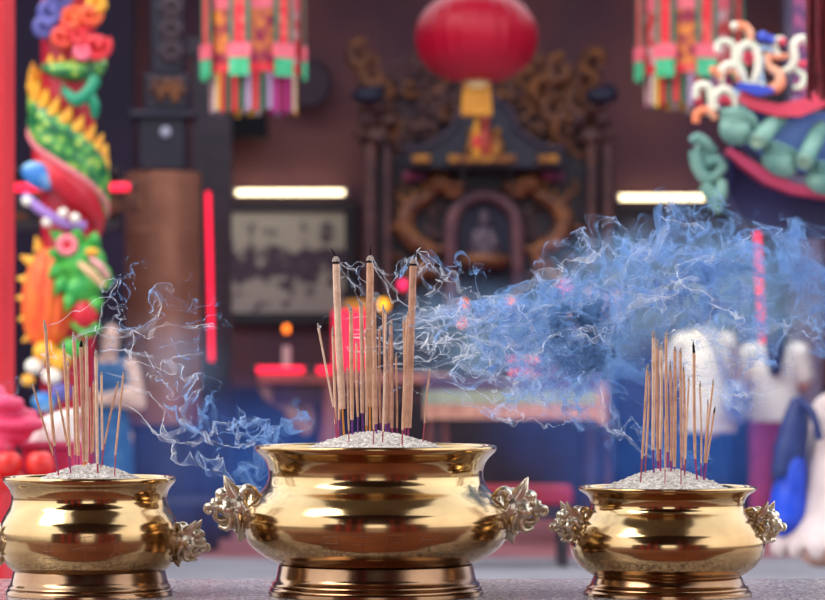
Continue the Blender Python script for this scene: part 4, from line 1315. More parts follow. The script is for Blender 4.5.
def helix(a0, a1, y0, y1, R, n=40, e=0.0):
    out = []
    for i in range(n):
        t = i / (n - 1)
        a = math.radians(a0 + (a1 - a0) * t)
        out.append(Vector((dc.x + R * math.sin(a), dd - R * math.cos(a), dz(y0 + (y1 - y0) * t + e * math.sin(t * PI)))))
    return out


# scaled body crossing the front from upper left to lower right, then around the back
hx = helix(-150, 175, 84, 236, RS + 1 * dk, 54, -8)
m = MB()
for o_ in (9, -9):
    m.tube([p + Vector((0, 0, o_ * dk)) for p in hx], lerp([7 * dk, 12 * dk, 15 * dk, 15 * dk, 15 * dk, 13 * dk, 9 * dk], 54), 16)
m.build('scaled_body', scal, dg_, remesh=0.014, relax=2)
hb = helix(-110, 120, 138, 234, RS - 1 * dk, 44, 0)
MB().tube(hb, lerp([6 * dk, 11 * dk, 15 * dk, 15 * dk, 12 * dk, 8 * dk], 44), 14).build('red_belly', redp, dg_)
hp_ = helix(-95, 110, 128, 214, RS + 10 * dk, 26, 0)
for p in hp_[::1]:
    MB().ell(p, (4.5 * dk, 4.5 * dk, 4.5 * dk), 10, 8).build('belly_scallop', pinkp, dg_)
MB().ell(helix(-40, -40, 178, 178, RS + 11 * dk, 2)[0], (20 * dk, 10 * dk, 13 * dk), rot=Matrix.Rotation(0.45, 3, 'Y')).build('blue_fin', bluep, dg_)
for i in range(3, 51, 3):                        # spines
    p, q = hx[i], hx[min(i + 2, 53)]
    t = (q - p).normalized()
    o_ = Vector((p.x - dc.x, p.y - dd, 0)).normalized()
    up = (o_.cross(t))
    if up.z < 0:
        up = -up
    b0 = p + up * 18 * dk + o_ * 4 * dk
    MB().tube([b0 - up * 4 * dk, b0 + up * 6 * dk, b0 + up * 17 * dk - t * 4 * dk], [7 * dk, 5.5 * dk, 0.8 * dk], 10).build('spine', yel, dg_)
q = P(28, 84, dd - 0.05)
MB().tube(smoothpath([P(46, 108, dd), P(36, 96, dd - 0.02), P(27, 84, dd - 0.02)], 4), lerp([9 * dk, 7 * dk, 1.2 * dk], 9), 10).build('spine', yel, dg_)
for x, y in ((27, 201), (47, 222), (63, 213), (75, 218)):          # pearls
    MB().ell(P(x, y, dd - RS - 26 * dk), 5 * dk, 14, 10).build('pearl', whitep, dg_)
MB().tube(smoothpath([P(24, 196, dd - RS - 20 * dk), P(44, 212, dd - RS - 26 * dk), P(66, 224, dd - RS - 22 * dk), P(84, 226, dd - RS - 10 * dk)], 6), 5 * dk, 10).build('lilac_lip', M('lilac_lip', (160, 120, 190), 0.45), dg_)
# lower dragon head
yh = dd - RS - 12 * dk
hm = MB()
hm.ell(P(84, 262, yh), (22 * dk, 18 * dk, 20 * dk)).ell(P(98, 280, yh - 8 * dk), (15 * dk, 13 * dk, 11 * dk)).ell(P(80, 290, yh), (18 * dk, 15 * dk, 14 * dk)).ell(P(104, 272, yh - 10 * dk), (7 * dk, 8 * dk, 7 * dk))
hm.build('dragon_head', green, dg_, remesh=0.012, relax=1)
for i, (x, y, x2, y2) in enumerate(((66, 244, 50, 230), (62, 256, 47, 252), (60, 268, 48, 278), (64, 280, 54, 296), (72, 296, 66, 312), (84, 302, 82, 318), (94, 300, 98, 314), (78, 242, 74, 226), (92, 246, 96, 232), (70, 270, 60, 262))):
    MB().tube([P(x, y, yh - 2 * dk), P((x + x2) / 2, (y + y2) / 2 - 1, yh - 8 * dk), P(x2, y2, yh - 4 * dk)], [8 * dk, 6 * dk, 0.8 * dk], 9).build('mane_lock', green, dg_)
e_ = P(67, 245, yh - 16 * dk)
er_ = MB().torus(e_, 7.5 * dk, 3.4 * dk, rot=Matrix.Rotation(PI / 2, 3, 'X')).build('eye_ring', pinkp, dg_)
MB().ell(e_, (5.5 * dk, 3 * dk, 5.5 * dk)).build('eye', redp, er_)
MB().tube(smoothpath([P(79, 263, yh - 20 * dk), P(90, 272, yh - 24 * dk), P(104, 286, yh - 22 * dk)], 5), lerp([2.5 * dk, 4.5 * dk, 3 * dk], 11), 10).build('whisker', M('tan_whisker', (222, 176, 130), 0.5), dg_)
MB().tube(smoothpath([P(90, 258, yh - 18 * dk), P(100, 266, yh - 22 * dk), P(108, 278, yh - 18 * dk)], 5), lerp([2.5 * dk, 4 * dk, 3 * dk], 11), 10).build('whisker', M('pink_whisker', (220, 150, 150), 0.5), dg_)
MB().ell(P(92, 252, yh - 18 * dk), (7 * dk, 6 * dk, 4 * dk)).build('brow', yel, dg_)
MB().ell(P(85, 314, yh - 4 * dk), (13 * dk, 12 * dk, 15 * dk)).build('open_mouth', redp, dg_)
MB().tube(smoothpath([P(74, 322, yh - 2 * dk), P(86, 332, yh - 4 * dk), P(98, 326, yh - 8 * dk)], 5), 5 * dk, 10).build('jaw', green, dg_)
# orange ribbed belly coil
m = MB()
vs, fs, n, nz_ = [], [], 96, 24
oc = P(54, 298, dd - 0.02)
for j in range(nz_ + 1):
    t = -PI / 2 + 0.06 + (PI - 0.12) * j / nz_
    for i in range(n):
        a = 2 * PI * i / n
        rr = (1 + 0.05 * math.cos(a * 16)) * math.cos(t) ** 0.8
        vs.append((oc.x + 30 * dk * rr * math.cos(a) + 4 * dk * math.sin(t), oc.y - 8 * dk + 30 * dk * rr * math.sin(a), oc.z + 52 * dk * math.sin(t)))
for j in range(nz_):
    for i in range(n):
        a, b_ = j * n + i, j * n + (i + 1) % n
        fs.append((a, b_, b_ + n, a + n))
fs += [tuple(range(n))[::-1], tuple(nz_ * n + i for i in range(n))]
m.add(vs, fs).build('orange_coil', orng, dg_, smooth=60)
for x, y, x2, y2 in ((32, 262, 20, 256), (29, 280, 17, 278), (28, 298, 16, 298), (30, 316, 18, 320), (36, 332, 22, 342), (44, 344, 34, 360), (40, 250, 36, 236)):
    MB().tube([P(x, y, dd - 0.05), P(x2, y2, dd - 0.06)], [7 * dk, 1 * dk], 10).build('fin', yel, dg_)
for x, y, r_, mt in ((46, 352, 13, yel), (60, 360, 12, yel), (72, 348, 12, green), (34, 366, 9, whitep), (52, 376, 10, whitep), (28, 380, 7, yel), (62, 392, 11, cloudp), (44, 402, 12, bluep)):
    MB().ell(P(x, y, dd - RS - 2 * dk), (r_ * dk, r_ * dk * 0.7, r_ * dk * 0.85)).build('cloud_lobe', mt, dg_)
# upper clouds, flames and tail coil
hx2 = helix(-45, 150, 70, 44, RS + 2 * dk, 26, 14)
MB().tube(hx2, lerp([5 * dk, 10 * dk, 11 * dk, 10 * dk, 7 * dk], 26), 12).build('tail_coil', scal, dg_)
for i in range(2, 20, 3):
    MB().tube([hx2[i] + Vector((0, 0, 7 * dk)), hx2[i] + Vector((0, -2 * dk, 15 * dk))], [4.5 * dk, 0.7 * dk], 8).build('spine', yel, dg_)
tealp = M('claw_teal', (20, 140, 100), 0.4)
MB().tube(smoothpath([P(64, 90, yh), P(76, 100, yh - 4 * dk), P(88, 92, yh - 4 * dk), P(96, 78, yh)], 6), lerp([4 * dk, 7 * dk, 6 * dk, 6 * dk], 19), 10).build('leg', tealp, dg_)
for x, y in ((62, 84), (60, 92), (66, 98)):
    MB().tube([P(66, 92, yh), P(x, y, yh - 6 * dk)], [4 * dk, 1 * dk], 8).build('claw', tealp, dg_)
MB().tube(smoothpath([P(88, 92, yh), P(94, 106, yh), P(94, 118, yh + 4 * dk)], 5), lerp([6 * dk, 6 * dk, 3 * dk], 11), 10).build('leg', tealp, dg_)
orange2 = M('flame_orange', (244, 110, 50), 0.45, 0, (232, 70, 60), 14)
red2 = M('flame_red', (222, 50, 58), 0.45)
for x, y, r_, mt, sp in ((72, 20, 12, orange2, 1), (90, 14, 11, orange2, -1), (80, 36, 10, red2, 1), (96, 46, 14, red2, -1), (62, 36, 11, orange2, -1), (84, 52, 9, M('rose_curl', (240, 110, 130), 0.45), 1), (52, 14, 14, cloudp, 1), (44, 26, 11, cloudp, -1), (98, 4, 10, yel, 1), (60, -2, 10, cloudp, -1)):
    c = P(x, y, dd - RS - 6 * dk)
    pts = []
    for i in range(26):
        t = i / 25
        a = sp * t * 3.4 * PI / 1.4 + 0.6
        k = r_ * dk * (1 - 0.8 * t)
        pts.append(c + Vector((k * math.cos(a), -6 * dk * t, k * math.sin(a))))
    MB().tube(pts, lerp([3.5 * dk, 5 * dk, 5 * dk, 4 * dk], 26), 9).build('curl', mt, dg_)
    MB().ell(c + Vector((0, 5 * dk, 0)), (r_ * dk * 0.9, 7 * dk, r_ * dk * 0.9)).build('curl_ground', mt, dg_)

# ================================================================ roof ornament on its pavilion post
vd = 12.0
vk = vd / F
pv = thing('pavilion_roof', P(804, 378, vd)[:2] + (0,), 'small pavilion roof with green tiles and painted scrolls on a pale post', 'roof')
pv['kind'] = 'thing'
tile_g = M('jade_tile', (128, 168, 150), 0.45, 0, (84, 130, 122), 9, bump=0.15, bscale=20)
tile_d = M('jade_tile_end', (168, 190, 160), 0.5, 0, (120, 150, 130), 30)
cream = M('painted_cream', (240, 232, 208), 0.45, 0, (214, 214, 190), 14)
corng = M('painted_orange', (240, 130, 84), 0.45, 0, (240, 196, 160), 9, (0.4, 0.7))
cred = M('painted_red', (222, 60, 84), 0.45)
cblue = M('painted_blue', (60, 80, 190), 0.4)
cgreen = M('painted_pale_green', (150, 190, 150), 0.45, 0, (220, 226, 200), 12)
clblue = M('painted_pale_blue', (170, 200, 226), 0.45)


def XZ(px, py):
    p = P(px, py, vd)
    return p.x, p.z


def U(u, v):
    return 690 + u / 5.45, v / 5.45


post_m = M('mauve_grey_post', (150, 140, 168), 0.6, 0, (120, 112, 146), 2)
x0, z0 = XZ(990, 236)
x1, _ = XZ(1026, 228)
MB().box2((x0, vd + 0.1, 0.1), (x1, vd + 0.24, z0 - 0.001)).build('post', post_m, pv, bevel=0.01)
MB().box2((x0 - 0.05, vd + 0.05, 0), (x1 + 0.05, vd + 0.29, 0.099)).build('post_base', M('post_plinth', (120, 112, 120), 0.7), pv)
# dark blue wall of the pavilion under the eave
poly = [(726, 150), (745, 162), (775, 182), (800, 192), (1028, 200), (1028, 236), (790, 236), (762, 226), (744, 216), (733, 196), (726, 172)]
MB().prism([XZ(*p) for p in poly], vd + 0.08, vd + 0.3).build('gable_wall', M('gable_blue', (34, 36, 84), 0.6, 0, (26, 26, 66), 5), pv)
# curved red eave board
up_ = [(728, 148), (748, 160), (770, 174), (795, 185), (825, 190), (1030, 190)]
lo_ = [(1030, 200), (825, 199), (792, 194), (765, 184), (742, 168), (727, 155)]
MB().prism([XZ(*p) for p in up_ + lo_], vd - 0.06, vd + 0.12).build('eave_board', M('eave_red', (176, 50, 86), 0.5), pv)
# blue roof field, red ridge
MB().prism([XZ(*p) for p in ((738, 104), (760, 112), (785, 116), (825, 112), (1030, 66), (1030, 178), (825, 176), (790, 170), (760, 156), (738, 138))], vd + 0.02, vd + 0.2).build('roof_field', M('roof_blue', (96, 128, 190), 0.5, 0, (70, 100, 170), 6), pv)
MB().prism([XZ(*p) for p in ((740, 90), (756, 100), (778, 105), (800, 100), (825, 86), (862, 62), (1030, -40), (1030, -18), (862, 84), (825, 106), (800, 117), (775, 117), (752, 110), (738, 102))], vd - 0.04, vd + 0.14).build('ridge', M('ridge_red', (226, 76, 96), 0.45, 0, (208, 56, 84), 5), pv)
MB().prism([XZ(*p) for p in ((736, 84), (756, 86), (772, 90), (772, 94), (756, 97), (738, 91))], vd - 0.07, vd + 0.1).build('ridge_base', cblue, pv)
# round cover tiles with their end discs, pan tiles between
for (x, y, x2, y2, r_) in ((757.5, 141, 781, 116, 9), (804.5, 161, 822, 126, 9), (842, 168, 856, 132, 9)):
    a, b_ = P(x, y, vd - 0.12), P(x2, y2, vd + 0.05)
    ct_ = MB().cyl(a, b_, r_ * vk, n=24).build('cover_tile', tile_g, pv)
    u = (a - b_).normalized()
    MB().cyl(a + u * 0.001, a + u * 0.012, r_ * 0.92 * vk, n=24).build('end_disc', tile_d, ct_)
    MB().torus(a + u * 0.012, r_ * 0.75 * vk, 0.004, rot=u.to_track_quat('Z', 'Y').to_matrix()).build('disc_ring', tile_g, ct_)
for (x, y, rx_, rz_, rt) in ((735, 131, 17, 14, 0.6), (779, 163, 19, 13, 0.5), (825, 182, 20, 13, 0.15)):
    m = MB().ell(P(x, y, vd - 0.06), (rx_ * vk, 0.05, rz_ * vk), 20, 12, rot=Matrix.Rotation(rt, 3, 'Y'))
    m.build('drip_tile', tile_g, pv)
    for k in range(3):
        o_ = -6 - 6 * k
        pts = smoothpath([P(x - rx_ * 0.8, y + o_ * 0.9 - 4, vd - 0.06), P(x, y + o_, vd - 0.1), P(x + rx_ * 0.9, y + o_ * 0.9 + 6, vd - 0.06)], 5)
        MB().tube(pts, 2.6 * vk, 8).build('pan_tile', tile_g, pv)
MB().tube(smoothpath([P(722, 114, vd - 0.05), P(736, 110, vd - 0.06), P(750, 116, vd - 0.06), P(756, 128, vd - 0.04)], 5), 4 * vk, 10).build('tile_edge', tile_g, pv)
# left corner piece, jade scroll stack
for pts, r_ in ((((691, 142), (698, 138), (708, 144), (714, 152)), 5), (((694, 150), (698, 166), (706, 178), (716, 176)), 6.5), (((706, 164), (716, 160), (722, 168), (714, 176)), 5), (((704, 184), (712, 196), (720, 194), (722, 180)), 7), (((710, 196), (714, 206), (720, 212)), 4)):
    q = smoothpath([P(x, y, vd - 0.02) for x, y in pts], 5)
    MB().tube(q, lerp([r_ * vk * 0.9, r_ * vk * 1.1, r_ * vk, r_ * vk * 0.7], len(q)), 12).build('corner_scroll', tile_g, pv)
MB().ell(P(706, 160, vd + 0.03), (15 * vk, 0.05, 20 * vk)).ell(P(716, 192, vd + 0.03), (11 * vk, 0.05, 20 * vk)).build('corner_block', tile_g, pv, remesh=0.012)
MB().tube([P(724, 190, vd + 0.06), P(734, 150, vd + 0.06), P(738, 110, vd + 0.06)], 6 * vk, 10).build('corner_rib', M('gable_navy', (40, 46, 100), 0.6), pv)
# painted scrolls along the ridge
SCR = [
    ([(245, 145), (270, 138), (305, 150), (328, 185), (325, 225), (300, 245)], [24, 22, 24, 24, 20, 14], corng),
    ([(150, 268), (150, 240), (185, 225), (225, 235), (242, 270), (240, 350)], [18, 16, 18, 20, 20, 18], cream),
    ([(272, 400), (262, 320), (275, 265), (315, 240), (355, 262), (372, 320), (368, 390), (350, 440)], [18, 24, 26, 26, 26, 26, 24, 20], cream),
    ([(318, 345), (300, 325), (310, 298), (340, 305), (340, 335)], [12, 12, 12, 12, 8], cred),
    ([(172, 440), (172, 385), (205, 355), (255, 362), (285, 400), (300, 450)], [16, 22, 24, 24, 22, 16], cream),
    ([(190, 400), (225, 385), (255, 405), (268, 450)], [10, 13, 13, 9], corng),
    ([(480, 295), (462, 255), (478, 215), (515, 212)], [16, 20, 18, 12], cream),
    ([(632, 235), (620, 208), (585, 218), (562, 260), (570, 320), (548, 370), (505, 388)], [10, 18, 22, 24, 24, 22, 16], cream),
    ([(418, 320), (440, 370), (482, 400), (492, 450), (465, 482), (430, 465)], [16, 22, 28, 30, 28, 18], corng),
    ([(585, 385), (622, 420), (605, 472), (560, 478)], [14, 18, 18, 12], cgreen),
    ([(598, 350), (640, 348), (664, 385)], [14, 20, 14], cred),
    ([(420, 300), (470, 310), (535, 305)], [14, 18, 14], corng),
    ([(365, 265), (410, 262), (460, 285)], [12, 16, 12], clblue),
    ([(300, 465), (350, 450), (410, 468)], [12, 16, 12], cream),
    ([(400, 320), (385, 380), (400, 450)], [10, 14, 10], clblue)]
for pts, rad, mt in SCR:
    q = smoothpath([P(*U(u, v), vd - 0.01) for u, v in pts], 6)
    MB().tube(q, [r_ / 5.45 * vk for r_ in lerp(rad, len(q))], 12).build('scroll', mt, pv)
    for e in (q[0],):
        MB().ell(e, rad[0] / 5.45 * vk * 1.15, 12, 8).build('scroll_tip', mt, pv)
for u, v, r_, mt in ((125, 382, 22, corng), (395, 200, 30, cblue), (440, 216, 26, cblue), (505, 226, 22, cred), (240, 140, 22, cream)):
    MB().ell(P(*U(u, v), vd - 0.03), r_ / 5.45 * vk, 16, 12).build('ball', mt, pv)


def U2(u, v):
    return 640 + u / 2.73, v / 2.73


for pts, rad, mt in (([(152, 268), (158, 236), (186, 236), (196, 275), (192, 315)], [9, 11, 12, 12, 9], cream), ([(152, 335), (158, 308), (188, 302), (208, 325)], [11, 12, 12, 9], corng), ([(208, 300), (200, 268), (228, 244), (256, 262), (262, 290)], [10, 13, 13, 12, 9], cream), ([(216, 280), (232, 268), (244, 285)], [6, 8, 6], cred), ([(250, 250), (275, 262), (288, 290)], [9, 11, 9], clblue), ([(200, 196), (212, 200), (222, 215)], [12, 10, 8], corng)):
    q = smoothpath([P(*U2(u, v), vd - 0.02) for u, v in pts], 6)
    MB().tube(q, [r_ / 2.73 * vk for r_ in lerp(rad, len(q))], 12).build('scroll', mt, pv)
# striped pole behind the scrolls
q0, q1 = P(801, -30, 13.4), P(801, 96, 13.4)
pl = thing('hanging_rope', (q0.x, 13.4, q1.z), 'thick twisted pink and mauve striped rope hanging behind the roof ornament', 'rope')
tw = bpy.data.materials.new('twisted_stripes')
tw.use_nodes = True
nt = tw.node_tree
wv = nt.nodes.new('ShaderNodeTexWave')
wv.bands_direction = 'DIAGONAL'
wv.inputs['Scale'].default_value = 7
tcn = nt.nodes.new('ShaderNodeTexCoord')
rp = nt.nodes.new('ShaderNodeValToRGB')
rp.color_ramp.elements[0].color = (*L((150, 70, 110)), 1)
rp.color_ramp.elements[1].color = (*L((84, 50, 96)), 1)
nt.links.new(tcn.outputs['Object'], wv.inputs['Vector'])
nt.links.new(wv.outputs['Fac'], rp.inputs['Fac'])
nt.links.new(rp.outputs['Color'], nt.nodes['Principled BSDF'].inputs['Base Color'])
MB().cyl((q0.x, 13.4, q1.z), (q0.x, 13.4, 5.4), 8 * 13.4 / F, n=24).build('rope_body', tw, pl)
MB().ell((q0.x, 13.4, q1.z - 0.04), 0.05).build('end_knot', tw, pl)

# ================================================================ red table with cloths and apples at the left edge
ta = 9.6
tk = ta / F
tz = ZC - (479 - HY) * tk
TA, TB = P(-70, 0, ta).x, P(76, 0, ta).x
rt = thing('red_table', ((TA + TB) / 2, ta + 0.3, 0), 'red lacquered side table at the left edge behind the small urn', 'table')
MB().box2((TA, ta, tz - 0.04), (TB, ta + 0.7, tz)).build('top', red_lacq, rt, bevel=0.006)
for x_ in (TA + 0.04, TB - 0.04):
    for y_ in (0.05, 0.65):
        MB().box2((x_ - 0.03, ta + y_ - 0.03, 0), (x_ + 0.03, ta + y_ + 0.03, tz - 0.041)).build('leg', red_lacq, rt)
bxz = ZC - (442 - HY) * (ta + 0.35) / F
BA, BB = P(24, 0, ta + 0.35).x, P(75, 0, ta + 0.35).x
rb = thing('red_box', ((BA + BB) / 2, ta + 0.5, tz), 'crimson cloth covered box on the red side table', 'box')
MB().box2((BA, ta + 0.3, tz + 0.001), (BB, ta + 0.66, bxz - 0.021)).build('body', M('crimson_cloth', (212, 46, 84), 0.7, 0, (186, 34, 72), 8), rb, bevel=0.006)
MB().box2((BA - 0.01, ta + 0.29, bxz - 0.02), (BB + 0.01, ta + 0.67, bxz)).build('lid', M('crimson_lid', (196, 60, 96), 0.6), rb, bevel=0.004)


def heap(name, mat, px0, px1, py_top, d, zbase, label, cat, seed, folds=9, depth=0.12, skew=0.5):
    m = MB()
    vs, fs, n, h_ = [], [], 64, 14
    a, b_ = P(px0, 0, d).x, P(px1, 0, d).x
    ht = P(0, py_top, d).z - zbase
    rnd = random.Random(seed)
    ph = rnd.random() * 6
    for j in range(h_ + 1):
        t = j / h_
        for i in range(n):
            an = 2 * PI * i / n
            w_ = math.sqrt(max(1 - t ** 1.7, 0)) * (1 + 0.05 * math.sin(folds * an + ph + 2.2 * t) + 0.03 * math.sin(2.1 * folds * an - 4 * t))
            vs.append(((a + b_) / 2 + (b_ - a) / 2 * (w_ * math.cos(an) + skew * t * (1 - w_)), d + depth * w_ * math.sin(an), zbase + 0.002 + ht * t))
    for j in range(h_):
        for i in range(n):
            p, q = j * n + i, j * n + (i + 1) % n
            fs.append((p, q, q + n, p + n))
    fs += [tuple(range(n))[::-1], tuple(h_ * n + i for i in range(n))]
    m.add(vs, fs)
    return tag(m.build(name, mat, smooth=70), label, cat)


heap('white_cloth', M('white_linen', (236, 228, 218), 0.8, 0, (220, 208, 200), 5, bump=0.3, bscale=14), 30, 80, 408, ta + 0.40, bxz, 'heaped white cloth on the crimson box beside the left urn sticks', 'cloth', 4, depth=0.07, skew=1.3)
m = MB()
for x0_, y0_, x1_, y1_, rr_, dy_ in ((-60, 388, 6, 398, 9, 0.2), (-60, 400, 24, 409, 9, 0.17), (-60, 412, 38, 420, 8, 0.2), (-60, 424, 45, 430, 9, 0.17), (-60, 438, 32, 440, 9, 0.19), (-60, 452, 14, 452, 10, 0.18), (-60, 468, 10, 466, 12, 0.18)):
    p0, p1 = P(x0_, y0_, ta + dy_), P(x1_, y1_, ta + dy_)
    pts = smoothpath([p0, p0 * 0.67 + p1 * 0.33 + Vector((0, 0.01, 0.012)), p0 * 0.33 + p1 * 0.67 + Vector((0, -0.012, -0.01)), p1], 6)
    m.tube(pts, [rr_ * tk * (1 if i < len(pts) - 3 else (0.85, 0.7, 0.4)[i - len(pts) + 3]) for i in range(len(pts))], 14, 2.0)
pc_ = m.build('pink_cloth', M('pink_satin', (236, 76, 116), 0.45, 0, (206, 40, 84), 6, bump=0.6, bscale=9), remesh=0.008, relax=2)
zmin_ = min(v.co.z for v in pc_.data.vertices)
pc_.location.z = tz + 0.004
tag(pc_, 'folded pink satin cloth stacked at the left edge behind the apples', 'cloth')
for x_, y_, r_, lab in ((24, 466, 15, 'round red apple beside the left urn rim, rightmost of the three'), (-9, 470, 15, 'round red apple cut by the left edge, between two others'), (-42, 468, 16, 'round red apple on the red side table, leftmost of the three')):
    d_ = ta + 0.08 if False else 9.25
    r = r_ * d_ / F
    c = P(x_, y_, d_)
    ap = thing('apple', (c.x, ta + 0.05, tz), lab, 'fruit', 'apples on the red side table')
    prof = [(0, 0.12 * r), (0.3 * r, 0.0), (0.62 * r, 0.1 * r), (0.95 * r, 0.7 * r), (1.0 * r, 1.15 * r), (0.85 * r, 1.6 * r), (0.5 * r, 1.86 * r), (0.2 * r, 1.82 * r), (0, 1.66 * r)]
    MB().lathe(prof, (c.x, ta + 0.05, tz + 0.001), 28).build('flesh', M('red_apple', (236, 60, 44), 0.35, 0, (210, 30, 36), 8), ap, sub=1)
    MB().tube([(c.x, ta + 0.05, tz + 1.66 * r), (c.x + 0.1 * r, ta + 0.05, tz + 2.1 * r)], 0.05 * r, 6).build('stalk', wood_d, ap)
# ================================================================ people
skin_m = M('skin', (226, 170, 146), 0.55, 0, (214, 152, 130), 12)
skin_p = M('pale_skin', (238, 192, 170), 0.55, 0, (226, 174, 154), 12)
hair_m = M('black_hair', (22, 20, 34), 0.45, 0, (34, 32, 52), 40, stretch=(8, 8, 1))
eye_w = M('eye_white', (236, 232, 228), 0.3)
eye_d = M('dark_iris', (30, 22, 22), 0.2)
lip_m = M('lips', (190, 84, 90), 0.45)


class Fig:
    """joints are given in metres in the person's own frame: x to the person's right, y forward, z up"""

    def __init__(self, root, yaw, base, s=1.0):
        self.root, self.R, self.b, self.s = root, Matrix.Rotation(yaw, 3, 'Z'), Vector(base), s

    def W(self, p):
        return self.b + self.R @ (Vector(p) * self.s)

    def limb(self, m, pts, rad, n=14):
        for a, b_, r0, r1 in zip(pts, pts[1:], rad, rad[1:]):
            m.cap(self.W(a), self.W(b_), r0 * self.s, r1 * self.s, n)

    def e(self, m, c, r, rot=None):
        Q = self.R if rot is None else self.R @ rot
        m.ell(self.W(c), [v * self.s for v in r], 18, 12, rot=Q)

    def hand(self, m, wrist, d, up, side, curl=0.35):
        """palm and five fingers; d: where the fingers point, up: back of the hand, side: towards the thumb"""
        d, up = Vector(d).normalized(), Vector(up).normalized()
        sd_ = d.cross(up).normalized()
        if sd_.dot(Vector(side)) < 0:
            sd_ = -sd_
        w = Vector(wrist)
        for k in range(4):
            o = sd_ * (0.027 - 0.018 * k)
            self.limb(m, [w + d * 0.012 + o * 0.55, w + d * 0.085 + o], [0.014, 0.0125], 10)
            ln = (0.036, 0.042, 0.038, 0.03)[k]
            a = w + d * 0.085 + o
            b_ = a + (d - up * curl).normalized() * ln
            c = b_ + (d - up * curl * 2.6).normalized() * ln * 0.75
            self.limb(m, [a, b_, c], [0.0105, 0.009, 0.0075], 10)
        t0 = w + d * 0.02 + sd_ * 0.022
        t1 = t0 + (d * 0.6 + sd_ * 0.8).normalized() * 0.036
        t2 = t1 + (d * 0.9 + sd_ * 0.25 - up * 0.2).normalized() * 0.03
        self.limb(m, [t0, t1, t2], [0.013, 0.0105, 0.008], 10)

    def head(self, m, neck, head, fwd, up=(0, 0, 1)):
        """skull, jaw, nose and ears joined to the body mesh; returns a placement function for the face"""
        f = Vector(fwd).normalized()
        u = Vector(up)
        u = (u - f * u.dot(f)).normalized()
        r = f.cross(u)
        c = Vector(head)
        Q = Matrix((r, f, u)).transposed()
        self.limb(m, [neck, c - u * 0.06], [0.055, 0.05])
        pl = lambda x, y, z: c + r * x + f * y + u * z
        self.e(m, pl(0, -0.008, 0.028), (0.074, 0.092, 0.088), Q)
        self.e(m, pl(0, 0.022, -0.045), (0.056, 0.066, 0.068), Q)
        self.e(m, pl(0, 0.062, -0.088), (0.026, 0.022, 0.02), Q)
        m.tube([self.W(pl(0, 0.078, 0.012)), self.W(pl(0, 0.098, -0.026)), self.W(pl(0, 0.08, -0.036))], [0.008 * self.s, 0.015 * self.s, 0.012 * self.s], 10)
        for s_ in (-1, 1):
            self.e(m, pl(s_ * 0.074, -0.01, -0.015), (0.012, 0.02, 0.032), Q)
        return pl, Q

    def face(self, pl, Q):
        for s_ in (-1, 1):
            e_ = MB()
            self.e(e_, pl(s_ * 0.03, 0.073, 0.004), (0.014, 0.010, 0.008), Q)
            ew = e_.build('eye', eye_w, self.root)
            i_ = MB()
            self.e(i_, pl(s_ * 0.03, 0.081, 0.004), (0.0065, 0.004, 0.0068), Q)
            i_.build('iris', eye_d, ew)
            b_ = MB()
            b_.tube([self.W(pl(s_ * 0.015, 0.084, 0.021)), self.W(pl(s_ * 0.032, 0.082, 0.026)), self.W(pl(s_ * 0.048, 0.07, 0.02))], 0.0035 * self.s, 8)
            b_.build('eyebrow', hair_m, self.root)
        m = MB()
        self.e(m, pl(0, 0.083, -0.062), (0.022, 0.009, 0.0085), Q)
        m.build('lips', lip_m, self.root)


def loft(fig, secs, n=36):
    """closed sleeve of elliptic sections (centre, rx, ry)"""
    m = MB()
    vs, fs = [], []
    for c, rx, ry in secs:
        for i in range(n):
            a = 2 * PI * i / n
            vs.append(fig.W((c[0] + rx * math.cos(a), c[1] + ry * math.sin(a), c[2])))
    for j in range(len(secs) - 1):
        for i in range(n):
            a, b_ = j * n + i, j * n + (i + 1) % n
            fs.append((a, b_, b_ + n, a + n))
    fs += [tuple(range(n))[::-1], tuple((len(secs) - 1) * n + i for i in range(n))]
    return m.add(vs, fs)


def legs(fig, m, spread=0.09, hip=0.84):
    for s_ in (-1, 1):
        fig.limb(m, [(s_ * spread, 0, hip), (s_ * (spread + 0.01), 0.02, hip * 0.53), (s_ * (spread + 0.01), -0.01, 0.085)], [0.085, 0.056, 0.036])
        fig.e(m, (s_ * (spread + 0.015), 0.055, 0.036), (0.042, 0.11, 0.034))


def shoes(fig, col, spread=0.1):
    for s_ in (-1, 1):
        m = MB()
        fig.e(m, (s_ * (spread + 0.012), 0.055, 0.04), (0.048, 0.125, 0.04))
        m.build('shoe', col, fig.root)


# ---- woman in the blue sleeveless dress, arms folded, by the dragon column (about 23 m away)
wd_ = 19.3
b0 = P(107, 0, wd_)
r = thing('person', (b0.x, wd_, 0), 'dark-haired person in a blue sleeveless dress standing with folded bare arms by the dragon column', 'person')
k = 0.895
f1 = Fig(r, PI + 0.22, (b0.x, wd_, 0.0), k)
m = MB()
legs(f1, m)
f1.e(m, (0, 0, 0.9), (0.15, 0.105, 0.13))
f1.e(m, (0, 0, 1.05), (0.118, 0.085, 0.14))
f1.e(m, (0, 0.005, 1.2), (0.14, 0.1, 0.15))
f1.limb(m, [(-0.14, 0, 1.31), (0.14, 0, 1.31)], [0.052, 0.052])
f1.limb(m, [(0, 0, 1.28), (0, 0, 1.38)], [0.06, 0.052])
for s_ in (-1, 1):
    el = (s_ * 0.215, 0.06, 1.05)
    wr = (-s_ * 0.06, 0.2 + (0.035 if s_ > 0 else 0), 1.09 + (0.035 if s_ > 0 else -0.01))
    f1.limb(m, [(s_ * 0.165, 0, 1.31), el, wr], [0.052, 0.041, 0.029])
    f1.hand(m, wr, (-s_ * 1, 0.1, 0.05), (0, 1, 0.3), (0, 0, 1))
pl, Q = f1.head(m, (0, 0.0, 1.36), (-0.012, 0.035, 1.485), (-0.18, 1, -0.12))
m.build('body', M('fair_skin', (252, 214, 194), 0.5, 0, (244, 200, 178), 12), r, remesh=0.0075, relax=2)
